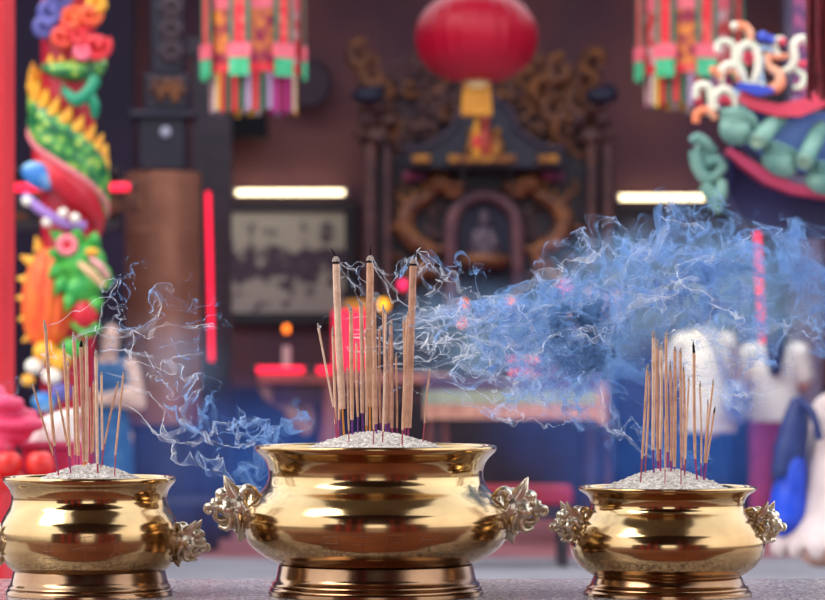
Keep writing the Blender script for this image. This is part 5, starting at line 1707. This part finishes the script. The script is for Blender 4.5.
f1.face(pl, Q)
dm = loft(f1, [((0, 0, 0.42), 0.19, 0.15), ((0, 0, 0.62), 0.18, 0.142), ((0, 0, 0.86), 0.168, 0.125), ((0, 0, 0.96), 0.15, 0.108), ((0, 0, 1.06), 0.13, 0.1), ((0, 0.006, 1.2), 0.153, 0.118), ((0, 0.004, 1.28), 0.14, 0.1), ((0, 0, 1.335), 0.11, 0.075)])
for s_ in (-1, 1):
    f1.limb(dm, [(s_ * 0.085, 0.03, 1.27), (s_ * 0.1, 0, 1.355), (s_ * 0.085, -0.04, 1.27)], [0.045, 0.034, 0.045])
dm.build('dress', M('blue_dress', (44, 96, 150), 0.7, 0, (110, 160, 200), 30, (0.5, 0.75)), r, remesh=0.009, relax=1)
hm = MB()
f1.e(hm, pl(0, -0.03, 0.035), (0.088, 0.095, 0.095), Q)
f1.e(hm, pl(0, -0.075, -0.03), (0.078, 0.05, 0.11), Q)
for s_ in (-1, 1):
    f1.limb(hm, [pl(s_ * 0.062, 0.03, 0.085), pl(s_ * 0.086, 0.0, 0.0), pl(s_ * 0.085, -0.03, -0.12)], [0.022, 0.022, 0.016])
hm.build('hair', hair_m, r, remesh=0.009, relax=1)
shoes(f1, metal_d)

# ---- person in white, seen from behind with bowed head
md = 22.4
b0 = P(708, 0, md)
r = thing('person', (b0.x, md, 0), 'person in a loose white shirt and dark blue trousers bowing away, head hidden', 'person')
f2 = Fig(r, 0.1, (b0.x, md, 0.0), 1.0)
m = MB()
legs(f2, m, 0.1, 0.86)
f2.e(m, (0, 0, 0.9), (0.165, 0.12, 0.14))
f2.limb(m, [(0, 0.0, 0.95), (0, 0.05, 1.15), (0, 0.12, 1.3)], [0.13, 0.135, 0.13])
f2.limb(m, [(-0.13, 0.12, 1.35), (0.13, 0.12, 1.35)], [0.065, 0.065])
for s_ in (-1, 1):
    wr = (s_ * 0.05, 0.46, 1.2)
    f2.limb(m, [(s_ * 0.17, 0.12, 1.35), (s_ * 0.21, 0.26, 1.14), wr], [0.055, 0.044, 0.03])
    f2.hand(m, wr, (-s_ * 0.1, 0.5, 0.9), (s_ * 1, 0.2, 0), (0, -1, 0.3), 0.1)
pl, Q = f2.head(m, (0, 0.19, 1.37), (0, 0.31, 1.36), (0, 0.6, -0.8), (0, 0.8, 0.6))
m.build('body', skin_m, r, remesh=0.0085, relax=2)
f2.face(pl, Q)
white_s = M('white_shirt', (244, 240, 234), 0.8, 0, (230, 226, 222), 6, bump=0.3, bscale=12)
sm_ = MB()
f2.limb(sm_, [(0, 0.0, 0.84), (0, 0.02, 1.0), (0, 0.07, 1.18), (0, 0.12, 1.29)], [0.165, 0.165, 0.185, 0.17], 24)
f2.limb(sm_, [(-0.12, 0.12, 1.33), (0.12, 0.12, 1.33)], [0.1, 0.1], 20)
for s_ in (-1, 1):
    f2.limb(sm_, [(s_ * 0.15, 0.12, 1.34), (s_ * 0.215, 0.24, 1.16)], [0.09, 0.085], 18)
sm_.add(loft(f2, [((0, 0, 0.72), 0.2, 0.155), ((0, 0, 0.9), 0.185, 0.15), ((0, 0.02, 1.04), 0.17, 0.15)]).v, loft(f2, [((0, 0, 0.72), 0.2, 0.155), ((0, 0, 0.9), 0.185, 0.15), ((0, 0.02, 1.04), 0.17, 0.15)]).f)
sm_.build('shirt', white_s, r, remesh=0.01, relax=3)
tm = MB()
for s_ in (-1, 1):
    f2.limb(tm, [(s_ * 0.095, 0, 0.84), (s_ * 0.11, 0.02, 0.46), (s_ * 0.11, 0, 0.09)], [0.105, 0.078, 0.062])
f2.e(tm, (0, 0, 0.88), (0.178, 0.135, 0.12))
tm.build('trousers', M('navy_trousers', (26, 44, 92), 0.75, 0, (20, 34, 76), 8), r, remesh=0.01, relax=1)
hm = MB()
f2.e(hm, pl(0, -0.03, 0.035), (0.084, 0.09, 0.092), Q)
hm.build('hair', hair_m, r, remesh=0.009)
shoes(f2, metal_d)
bg_ = P(737, 402, md - 0.05)
bag = thing('shoulder_bag', P(737, 424, md - 0.05), 'blue and white patterned cloth bag hanging beside the bowing person in white', 'bag')
mm = MB()
mm.ell(P(737, 402, md - 0.22), (0.1, 0.05, 0.15), 20, 14)
mm.build('pouch', M('blue_white_pattern', (60, 84, 160), 0.75, 0, (206, 214, 234), 26, (0.45, 0.55)), bag)
MB().tube(smoothpath([P(728, 386, md - 0.24), P(716, 350, md - 0.16), P(706, 330, md + 0.0)], 6), 0.012, 8).build('strap', M('bag_strap', (90, 110, 170), 0.7), bag)

# ---- person with long dark hair, white top and pink trousers, back turned
pd = 22.9
b0 = P(775, 0, pd)
r = thing('person', (b0.x, pd, 0), 'person with long dark hair, white top and pink trousers standing with back turned', 'person')
f3 = Fig(r, -0.1, (b0.x, pd, 0.0), 0.985)
m = MB()
legs(f3, m)
f3.e(m, (0, 0, 0.9), (0.155, 0.11, 0.13))
f3.e(m, (0, 0, 1.05), (0.122, 0.088, 0.14))
f3.e(m, (0, 0.0, 1.2), (0.145, 0.1, 0.15))
f3.limb(m, [(-0.14, 0, 1.31), (0.14, 0, 1.31)], [0.055, 0.055])
for s_ in (-1, 1):
    wr = (s_ * 0.12, 0.27, 1.08)
    f3.limb(m, [(s_ * 0.165, 0, 1.31), (s_ * 0.215, 0.05, 1.06), wr], [0.05, 0.04, 0.028])
    f3.hand(m, wr, (-s_ * 0.3, 0.8, 0.5), (s_ * 0.6, 0.2, 0.6), (0, -0.3, 1), 0.3)
pl, Q = f3.head(m, (0, 0.0, 1.36), (0.0, 0.03, 1.485), (0, 1, -0.15))
m.build('body', skin_m, r, remesh=0.0085, relax=2)
f3.face(pl, Q)
tp_ = loft(f3, [((0, 0, 0.8), 0.19, 0.145), ((0, 0, 0.92), 0.178, 0.135), ((0, 0, 1.06), 0.16, 0.118), ((0, 0, 1.2), 0.168, 0.125), ((0, 0, 1.3), 0.16, 0.105), ((0, 0, 1.36), 0.09, 0.07)])
for s_ in (-1, 1):
    f3.limb(tp_, [(s_ * 0.13, 0, 1.315), (s_ * 0.175, 0.0, 1.3), (s_ * 0.215, 0.03, 1.13)], [0.07, 0.078, 0.07], 18)
tp_.build('top', white_s, r, remesh=0.01, relax=2)
tm = MB()
for s_ in (-1, 1):
    f3.limb(tm, [(s_ * 0.09, 0, 0.82), (s_ * 0.105, 0.02, 0.46), (s_ * 0.105, 0, 0.1)], [0.1, 0.08, 0.075])
f3.e(tm, (0, 0, 0.86), (0.172, 0.125, 0.11))
tm.build('trousers', M('pink_trousers', (206, 76, 130), 0.75, 0, (180, 60, 116), 8), r, remesh=0.01, relax=1)
hm = MB()
f3.e(hm, pl(0, -0.02, 0.03), (0.092, 0.1, 0.098), Q)
f3.limb(hm, [pl(0, -0.06, 0.0), pl(0, -0.095, -0.16), pl(0, -0.12, -0.33)], [0.09, 0.078, 0.05], 18)
hm.build('hair', M('blue_black_hair', (20, 30, 74), 0.4, 0, (30, 46, 100), 40, stretch=(8, 8, 1)), r, remesh=0.009, relax=2)
shoes(f3, metal_d)

# ---- person kneeling at the right edge, cream blouse, blue backpack
kd_ = 12.4
b0 = P(838, 0, kd_)
r = thing('person', (b0.x, kd_, 0), 'person in a cream blouse sitting low at the right edge, wearing a blue backpack', 'person')
f4 = Fig(r, -1.15, (b0.x, kd_, 0.15), 1.0)
m = MB()
for s_ in (-1, 1):
    f4.limb(m, [(s_ * 0.1, -0.02, 0.31), (s_ * 0.13, 0.4, 0.3), (s_ * 0.12, 0.38, -0.07)], [0.1, 0.062, 0.036])
    f4.e(m, (s_ * 0.12, 0.45, -0.115), (0.042, 0.11, 0.034))
f4.e(m, (0, -0.03, 0.36), (0.16, 0.12, 0.14))
f4.limb(m, [(0, -0.02, 0.42), (0, 0.03, 0.62), (0, 0.06, 0.74)], [0.12, 0.125, 0.12])
f4.limb(m, [(-0.14, 0.06, 0.82), (0.14, 0.06, 0.82)], [0.058, 0.058])
for s_ in (-1, 1):
    wr = (s_ * 0.06, 0.36, 0.62)
    f4.limb(m, [(s_ * 0.17, 0.06, 0.82), (s_ * 0.22, 0.14, 0.55), wr], [0.054, 0.043, 0.03])
    f4.hand(m, wr, (-s_ * 0.1, 0.3, 1), (s_ * 1, 0.2, 0), (0, -1, 0.3), 0.1)
pl, Q = f4.head(m, (0, 0.08, 0.87), (0, 0.14, 0.99), (0, 1, -0.4))
m.build('body', skin_p, r, remesh=0.0085, relax=2)
f4.face(pl, Q)
bl = loft(f4, [((0, -0.04, 0.3), 0.225, 0.19), ((0, -0.04, 0.34), 0.215, 0.185), ((0, -0.02, 0.42), 0.185, 0.15), ((0, 0.02, 0.6), 0.18, 0.15), ((0, 0.05, 0.76), 0.175, 0.135), ((0, 0.07, 0.85), 0.14, 0.09), ((0, 0.08, 0.89), 0.075, 0.06)])
for s_ in (-1, 1):
    f4.limb(bl, [(s_ * 0.14, 0.06, 0.81), (s_ * 0.2, 0.1, 0.69), (s_ * 0.23, 0.14, 0.55), (s_ * 0.17, 0.24, 0.58)], [0.085, 0.095, 0.098, 0.065], 18)
for i in range(14):
    a = 2 * PI * i / 14
    f4.e(bl, (0.23 * math.cos(a), -0.04 + 0.185 * math.sin(a), 0.295), (0.03, 0.03, 0.04))
bl.build('blouse', M('cream_blouse', (216, 198, 192), 0.8, 0, (196, 176, 172), 8, bump=0.3, bscale=16), r, remesh=0.009, relax=1)
hm = MB()
f4.e(hm, pl(0, -0.02, 0.03), (0.09, 0.1, 0.097), Q)
f4.e(hm, pl(0, -0.07, -0.03), (0.07, 0.05, 0.1), Q)
hm.build('hair', hair_m, r, remesh=0.009, relax=1)
bp = thing('backpack', P(788, 500, kd_ - 0.2), 'bright blue backpack with a navy top flap on the person in cream', 'bag')
dbp = kd_ - 0.03
m = MB()
for x, y, rx_, rz_ in ((789, 505, 19, 34), (786, 520, 17, 18), (793, 480, 14, 40)):
    m.ell(P(x, y, dbp), (rx_ * dbp / F, 0.1, rz_ * dbp / F), 20, 14)
m.build('sack', M('bright_blue_nylon', (10, 70, 210), 0.5, 0, (8, 50, 170), 6, bump=0.3, bscale=14), bp, remesh=0.012, relax=2)
m = MB()
m.tube(smoothpath([P(800, 398, dbp), P(795, 425, dbp - 0.01), P(790, 452, dbp - 0.02), P(783, 478, dbp - 0.03)], 6), lerp([9 * dbp / F, 15 * dbp / F, 17 * dbp / F, 13 * dbp / F], 19), 14)
m.build('flap', M('navy_nylon', (18, 34, 96), 0.55, 0, (14, 26, 76), 6), bp, remesh=0.012, relax=2)
MB().tube(smoothpath([P(800, 404, dbp - 0.02), P(812, 412, dbp - 0.1), P(820, 440, dbp - 0.12)], 6), 0.016, 8).build('strap', bpy.data.materials['navy_nylon'], bp)

sq = f4.W((0, -0.05, 0))
stl = thing('stool', (sq.x, sq.y, 0), 'low dark wooden stool under the person in the cream blouse', 'stool')
MB().lathe([(0, 0.27), (0.15, 0.27), (0.155, 0.285), (0.15, 0.3), (0, 0.3)], (sq.x, sq.y, 0), 28).build('seat', wood_d, stl)
for i in range(4):
    a = PI / 4 + i * PI / 2
    MB().cyl((sq.x + 0.13 * math.cos(a), sq.y + 0.13 * math.sin(a), 0), (sq.x + 0.1 * math.cos(a), sq.y + 0.1 * math.sin(a), 0.269), 0.016, n=10).build('leg', wood_d, stl)
# ================================================================ smoke
def smoke_mat(name, c_thin, c_dense, tau):
    m = bpy.data.materials.new(name)
    m.use_nodes = True
    nt = m.node_tree
    nt.nodes.clear()
    out = nt.nodes.new('ShaderNodeOutputMaterial')
    at = nt.nodes.new('ShaderNodeAttribute')
    at.attribute_name = 'thickness'
    ge = nt.nodes.new('ShaderNodeNewGeometry')
    dot = nt.nodes.new('ShaderNodeVectorMath')
    dot.operation = 'DOT_PRODUCT'
    nt.links.new(ge.outputs['Normal'], dot.inputs[0])
    nt.links.new(ge.outputs['Incoming'], dot.inputs[1])

    def mth(op, a, b=None, clamp=False):
        n = nt.nodes.new('ShaderNodeMath')
        n.operation = op
        n.use_clamp = clamp
        for i, x in enumerate((a, b)):
            if x is None:
                continue
            if isinstance(x, (int, float)):
                n.inputs[i].default_value = x
            else:
                nt.links.new(x, n.inputs[i])
        return n.outputs[0]
    cosv = mth('MAXIMUM', mth('ABSOLUTE', dot.outputs['Value']), 0.07)      # path through a thin sheet of smoke
    opt = mth('DIVIDE', mth('MULTIPLY', at.outputs['Fac'], tau), cosv)
    alpha = mth('SUBTRACT', 1.0, mth('POWER', 2.71828, mth('MULTIPLY', opt, -1.0)))
    rp = nt.nodes.new('ShaderNodeValToRGB')
    rp.color_ramp.elements[0].color = (*L(c_thin), 1)
    rp.color_ramp.elements[1].color = (*L(c_dense), 1)
    rp.color_ramp.elements[0].position = 0.05
    rp.color_ramp.elements[1].position = 0.7
    nt.links.new(at.outputs['Fac'], rp.inputs['Fac'])
    d = nt.nodes.new('ShaderNodeBsdfDiffuse')
    t = nt.nodes.new('ShaderNodeBsdfTranslucent')
    for n in (d, t):
        nt.links.new(rp.outputs['Color'], n.inputs['Color'])
    ad = nt.nodes.new('ShaderNodeMixShader')
    ad.inputs['Fac'].default_value = 0.5
    nt.links.new(d.outputs[0], ad.inputs[1])
    nt.links.new(t.outputs[0], ad.inputs[2])
    tr = nt.nodes.new('ShaderNodeBsdfTransparent')
    mx = nt.nodes.new('ShaderNodeMixShader')
    nt.links.new(alpha, mx.inputs['Fac'])
    nt.links.new(tr.outputs[0], mx.inputs[1])
    nt.links.new(ad.outputs[0], mx.inputs[2])
    nt.links.new(mx.outputs[0], out.inputs['Surface'])
    return m


class Flow:
    """a random, divergence-free, slowly changing velocity field"""

    def __init__(self, seed, lmin, lmax, n=40, beta=0.5, churn=0.45):
        r = np.random.default_rng(seed)
        lam = np.exp(r.uniform(math.log(lmin), math.log(lmax), n))
        k = r.normal(size=(n, 3))
        k[:, 1] *= 0.9
        k /= np.linalg.norm(k, axis=1)[:, None]
        a = np.cross(r.normal(size=(n, 3)), k)
        a /= np.linalg.norm(a, axis=1)[:, None]
        self.k = k * (2 * PI / lam)[:, None]
        self.a = a * ((lam / lmax) ** beta)[:, None] / math.sqrt(n / 3)
        self.w = churn * 2 * PI / lam * r.choice([-1, 1], n)
        self.p = r.uniform(0, 2 * PI, n)

    def __call__(self, x, t):
        ph = x @ self.k.T + t[:, None] * self.w[None, :] + self.p
        return np.cos(ph) @ self.a


def sheet(path, seed, amp=0.05, width=0.01, n_t=340, n_s=40, steps=44, lmin=0.014, lmax=0.14, grow=1.0, rise=0.0, fade=(0.02, 0.75), dens=1.0, spread=0.0):
    """a thin sheet of smoke shed from the first point of `path`, carried along it and folded by the flow"""
    P_ = np.array([tuple(p) for p in smoothpath(path, 12)])
    seg = np.concatenate([[0], np.cumsum(np.linalg.norm(np.diff(P_, axis=0), axis=1))])
    Ltot = seg[-1]
    fl = Flow(seed, lmin, lmax)
    rg = np.random.default_rng(seed + 99)
    age = np.linspace(0, 1, n_t)
    s = np.linspace(-0.5, 0.5, n_s)
    A, S_ = np.meshgrid(age, s, indexing='ij')
    A, S_ = A.ravel(), S_.ravel()
    ang = rg.uniform(0, PI)
    e = np.array([math.cos(ang) * 0.8, math.sin(ang), 0.35])
    off = S_[:, None] * width * e[None, :]
    for i in range(steps):
        f = (i + 0.5) / steps
        a = A * f
        cen = np.stack([np.interp(a * Ltot, seg, P_[:, c]) for c in range(3)], 1)
        x = cen + off
        tm = (f - 1) * A * Ltot * 1.0
        v = fl(x, tm)
        g = np.clip(a * 4, 0.05, 1) ** grow
        off = off + v * (1.3 * amp * g * A / steps * Ltot * 10)[:, None] + off * (spread * A / steps)[:, None]
    pos = np.stack([np.interp(A * Ltot, seg, P_[:, c]) for c in range(3)], 1) + off
    G = pos.reshape(n_t, n_s, 3)
    dt = np.gradient(G, axis=0)
    ds = np.gradient(G, axis=1)
    area = np.linalg.norm(np.cross(dt, ds), axis=2)
    ref = (Ltot / n_t) * (width / n_s)
    th = np.clip((ref * 3 / np.maximum(area, 1e-12)) ** 0.55, 0.0, 1.0)
    edge = np.clip((0.5 - np.abs(np.linspace(-0.5, 0.5, n_s))) * 5, 0, 1)[None, :]
    ax = np.linspace(0, 1, n_t)[:, None]
    life = np.clip(ax / max(fade[0], 1e-3), 0, 1) * np.clip((1 - ax) / (1 - fade[1]), 0, 1)
    th = th * edge * life * dens
    idx = np.arange(n_t * n_s).reshape(n_t, n_s)
    q = np.stack([idx[:-1, :-1], idx[1:, :-1], idx[1:, 1:], idx[:-1, 1:]], -1).reshape(-1, 4)
    return pos, q, th.ravel()


def smoke_object(sheets, mat, label, group):
    vs, qs, ts, b = [], [], [], 0
    for p, q, t in sheets:
        vs.append(p)
        qs.append(q + b)
        ts.append(t)
        b += len(p)
    v, q, t = np.concatenate(vs), np.concatenate(qs), np.concatenate(ts)
    q = q[t[q].mean(1) > 0.018]
    org = v.mean(0)
    org[2] = v[:, 2].min()
    me = bpy.data.meshes.new('incense_smoke')
    me.vertices.add(len(v))
    me.vertices.foreach_set('co', (v - org).astype(np.float32).ravel())
    me.loops.add(q.size)
    me.loops.foreach_set('vertex_index', q.astype(np.int32).ravel())
    me.polygons.add(len(q))
    me.polygons.foreach_set('loop_start', np.arange(0, q.size, 4, dtype=np.int32))
    me.polygons.foreach_set('loop_total', np.full(len(q), 4, dtype=np.int32))
    me.polygons.foreach_set('use_smooth', np.ones(len(q), dtype=bool))
    me.update(calc_edges=True)
    at = me.attributes.new('thickness', 'FLOAT', 'POINT')
    at.data.foreach_set('value', t.astype(np.float32))
    me.materials.append(mat)
    o = bpy.data.objects.new('incense_smoke', me)
    COL.objects.link(o)
    o.location = org
    tag(o, label, 'smoke', group, 'stuff')
    return o


def pp(pts, d0, d1):
    n = len(pts)
    return [P(x, y, d0 + (d1 - d0) * i / (n - 1)) for i, (x, y) in enumerate(pts)]


wisp = smoke_mat('wisp_of_smoke', (150, 198, 255), (252, 252, 255), 0.17)
R_ = random.Random(31)
SH = []
# from the three tall sticks
SH.append(sheet(pp([(416, 250), (432, 258), (455, 280), (480, 300), (520, 312)], 5.6, 5.75), 1, 0.055, 0.006, grow=0.8, dens=1.0))
SH.append(sheet(pp([(416, 251), (436, 266), (452, 296), (490, 322)], 5.6, 5.7), 2, 0.05, 0.005, grow=0.8))
SH.append(sheet(pp([(371, 258), (380, 268), (392, 290), (402, 312), (430, 330)], 5.62, 5.7), 3, 0.05, 0.005))
SH.append(sheet(pp([(337, 259), (346, 270), (358, 280), (376, 296), (398, 318)], 5.6, 5.66), 4, 0.05, 0.006))
SH.append(sheet(pp([(338, 262), (350, 284), (360, 300), (384, 306)], 5.6, 5.64), 5, 0.05, 0.005))
SH.append(sheet(pp([(371, 262), (384, 284), (400, 300), (416, 305), (440, 318)], 5.62, 5.7), 6, 0.05, 0.005))
for i, (x0, y0, x1, y1, x2, y2) in enumerate(((416, 251, 446, 274, 480, 296), (417, 250, 440, 262, 474, 288), (371, 259, 392, 284, 416, 300), (371, 262, 390, 276, 410, 292), (338, 262, 352, 282, 366, 300), (338, 266, 350, 276, 364, 288), (415, 256, 430, 290, 460, 310))):
    SH.append(sheet(pp([(x0, y0), ((x0 * 2 + x1) / 3, (y0 * 2 + y1) / 3 - 3), (x1, y1), (x2, y2)], 5.6, 5.68), 500 + i, 0.085, 0.006, n_t=260, n_s=36, fade=(0.05, 0.5), dens=0.9, lmax=0.09, grow=0.6))
# from the middle sticks: low band drifting towards the right, thickening
for i in range(13):
    y0 = R_.uniform(318, 372)
    x0 = R_.uniform(334, 410)
    dy = R_.uniform(-44, 26)
    SH.append(sheet(pp([(x0, y0), (x0 + 40, y0 + 0.15 * dy), (x0 + 110, y0 + 0.4 * dy), (x0 + 190, y0 + 0.6 * dy - 8), (x0 + 280, y0 + dy - 16)], 5.62, 5.62 + R_.uniform(0.05, 0.5)), 40 + i, R_.uniform(0.045, 0.075), R_.uniform(0.006, 0.014), n_t=330, n_s=34, fade=(0.03, 0.55), dens=0.85, lmax=0.18))
# broad thin veils
for i in range(10):
    y0, x0 = R_.uniform(310, 380), R_.uniform(380, 430)
    SH.append(sheet(pp([(x0, y0), (x0 + 60, y0 - 4), (x0 + 130, y0 - 6), (x0 + 220, y0 - R_.uniform(0, 40))], 5.66, 5.9), 300 + i, 0.06, R_.uniform(0.02, 0.045), n_t=320, n_s=50, fade=(0.15, 0.45), dens=0.45, lmax=0.16))
# short curls among the sticks
for i in range(9):
    x0, y0 = R_.uniform(322, 408), R_.uniform(318, 420)
    SH.append(sheet(pp([(x0, y0), (x0 + 14, y0 - 10), (x0 + 34, y0 - 8), (x0 + 60, y0 - 16)], 5.5 + R_.uniform(0, 0.16), 5.6), 70 + i, 0.07, 0.004, n_t=140, n_s=20, fade=(0.05, 0.6), dens=0.7, lmax=0.1))
smoke_object(SH, wisp, 'thick curling white and blue smoke drifting from the middle urn sticks', 'incense smoke')

SH = []
# rising bank on the right
for i, (pts, w_) in enumerate((
        ([(520, 318), (560, 296), (600, 270), (640, 262), (690, 240)], 0.02), ([(540, 300), (580, 262), (612, 258), (650, 250), (700, 256)], 0.016), ([(600, 290), (636, 262), (660, 236), (690, 234), (740, 260)], 0.02),
        ([(480, 330), (540, 318), (600, 300), (680, 280), (780, 262)], 0.03), ([(470, 300), (520, 286), (560, 284), (600, 292)], 0.014), ([(590, 330), (650, 300), (720, 290), (800, 270), (860, 262)], 0.03),
        ([(640, 300), (690, 270), (740, 250), (800, 250)], 0.02), ([(560, 340), (620, 330), (690, 300), (760, 310)], 0.025), ([(440, 360), (500, 372), (560, 380), (640, 372)], 0.02),
        ([(440, 380), (490, 396), (540, 400), (610, 396)], 0.014), ([(690, 340), (720, 330), (752, 320), (790, 300)], 0.014), ([(704, 380), (730, 390), (752, 384), (790, 360)], 0.012),
        ([(560, 290), (584, 262), (592, 240), (610, 232)], 0.01), ([(700, 300), (760, 320), (800, 330), (850, 320)], 0.02), ([(600, 380), (610, 420), (640, 440), (690, 470)], 0.012))):
    SH.append(sheet(pp(pts, 5.75, 6.0), 100 + i, R_.uniform(0.05, 0.07), w_, n_t=340, n_s=44, fade=(0.12, 0.5), dens=0.75, lmax=0.2))
    SH.append(sheet(pp([(x + R_.uniform(-14, 14), y + R_.uniform(-10, 18)) for x, y in pts], 5.8, 6.1), 400 + i, R_.uniform(0.05, 0.07), w_ * 2.4, n_t=300, n_s=50, fade=(0.2, 0.45), dens=0.4, lmax=0.2))
for i in range(10):
    x0, y0 = R_.uniform(644, 700), R_.uniform(340, 400)
    SH.append(sheet(pp([(x0, y0), (x0 + 14, y0 - 6), (x0 + 40, y0 - 14), (x0 + 80, y0 - 24 + R_.uniform(-10, 20))], 5.6, 5.75), 130 + i, 0.06, 0.005, n_t=160, n_s=22, fade=(0.05, 0.5), dens=0.7, lmax=0.12))
smoke_object(SH, wisp, 'broad bank of pale blue smoke rising behind the right-hand urn sticks', 'incense smoke')

SH = []
for i, (pts, w_) in enumerate((
        ([(46, 326), (70, 318), (100, 312), (140, 318), (190, 300)], 0.006), ([(66, 344), (96, 332), (130, 330), (170, 316), (222, 312)], 0.012), ([(76, 336), (110, 330), (150, 350), (180, 380), (210, 410)], 0.012),
        ([(97, 352), (130, 350), (160, 380), (190, 400), (230, 440)], 0.014), ([(103, 372), (140, 380), (175, 392), (210, 430), (230, 450)], 0.008), ([(118, 382), (150, 400), (180, 430), (230, 450), (290, 470)], 0.016),
        ([(90, 350), (106, 310), (112, 282), (122, 262), (136, 252)], 0.006), ([(88, 342), (112, 318), (118, 290), (110, 270)], 0.006), ([(130, 330), (170, 340), (200, 322), (228, 308)], 0.014),
        ([(120, 400), (160, 430), (200, 440), (250, 430), (320, 420)], 0.02), ([(60, 360), (40, 350), (24, 372), (10, 400)], 0.006), ([(50, 340), (56, 360), (80, 372), (110, 380)], 0.005),
        ([(140, 420), (180, 450), (240, 480), (300, 470)], 0.02), ([(120, 360), (150, 366), (180, 350), (214, 352)], 0.01), ([(318, 326), (324, 324), (332, 325)], 0.003))):
    SH.append(sheet(pp(pts, 5.6, 5.78), 160 + i, R_.uniform(0.05, 0.07), w_, n_t=300, n_s=34, fade=(0.05, 0.5), dens=0.72, lmax=0.16))
smoke_object(SH, wisp, 'thin blue smoke curling from the left-hand urn sticks past the copper column', 'incense smoke')


# ---------------------------------------------------------------- soft blue haze that has spread out behind the urns
def haze(name, lobes, rgb, density, nscale, label, thresh=0.36):
    m = MB()
    for x, y, rx, ry, d, rd in lobes:
        m.ell(P(x, y, d), (rx * d / F, rd, ry * d / F), 28, 18)
    mt = bpy.data.materials.new(name)
    mt.use_nodes = True
    nt = mt.node_tree
    nt.nodes.clear()
    out = nt.nodes.new('ShaderNodeOutputMaterial')
    vs = nt.nodes.new('ShaderNodeVolumeScatter')
    vs.inputs['Color'].default_value = (*rgb, 1)
    vs.inputs['Anisotropy'].default_value = 0.0
    tc = nt.nodes.new('ShaderNodeTexCoord')
    n1 = nt.nodes.new('ShaderNodeTexNoise')
    n1.inputs['Scale'].default_value = nscale
    n1.inputs['Detail'].default_value = 3.5
    n1.inputs['Distortion'].default_value = 0.7
    nt.links.new(tc.outputs['Object'], n1.inputs['Vector'])
    mr = nt.nodes.new('ShaderNodeMapRange')
    mr.inputs['From Min'].default_value = thresh
    mr.inputs['From Max'].default_value = 0.68
    mr.inputs['To Max'].default_value = density
    nt.links.new(n1.outputs['Fac'], mr.inputs['Value'])
    gen = nt.nodes.new('ShaderNodeVectorMath')          # thins out towards the rim of the cloud
    gen.operation = 'MULTIPLY_ADD'
    gen.inputs[1].default_value = (2, 2, 2)
    gen.inputs[2].default_value = (-1, -1, -1)
    nt.links.new(tc.outputs['Generated'], gen.inputs[0])
    ln = nt.nodes.new('ShaderNodeVectorMath')
    ln.operation = 'LENGTH'
    nt.links.new(gen.outputs[0], ln.inputs[0])
    fo = nt.nodes.new('ShaderNodeMapRange')
    fo.interpolation_type = 'SMOOTHSTEP'
    fo.inputs['From Min'].default_value = 1.0
    fo.inputs['From Max'].default_value = 0.35
    nt.links.new(ln.outputs['Value'], fo.inputs['Value'])
    mu = nt.nodes.new('ShaderNodeMath')
    mu.operation = 'MULTIPLY'
    nt.links.new(mr.outputs['Result'], mu.inputs[0])
    nt.links.new(fo.outputs['Result'], mu.inputs[1])
    nt.links.new(mu.outputs[0], vs.inputs['Density'])
    nt.links.new(vs.outputs[0], out.inputs['Volume'])
    o = m.build('smoke_haze', mt, smooth=60)
    tag(o, label, 'smoke', 'smoke haze', 'stuff')
    return o


BLUE = (0.04, 0.20, 0.95)
PALE = (0.31, 0.59, 1.0)
haze('haze_blue_right', [(650, 420, 200, 150, 7.6, 0.8)], BLUE, 0.9, 3.2, 'soft deep blue smoke haze hanging behind the right-hand urn')
haze('haze_pale_right', [(690, 290, 190, 84, 6.9, 0.35)], PALE, 4.2, 5.5, 'pale blue cloud of smoke drifting above the right-hand urn')
haze('haze_pale_middle', [(510, 335, 160, 66, 6.7, 0.3)], PALE, 4.4, 6, 'pale cloud of smoke right of the tallest sticks, over the offering table')
haze('haze_blue_left', [(235, 460, 200, 100, 7.4, 0.8)], BLUE, 0.6, 4.2, 'soft deep blue smoke haze between the left-hand and middle urns')
haze('haze_pale_left', [(165, 360, 80, 60, 6.6, 0.25)], PALE, 1.6, 6.5, 'thin pale smoke cloud in front of the copper column')
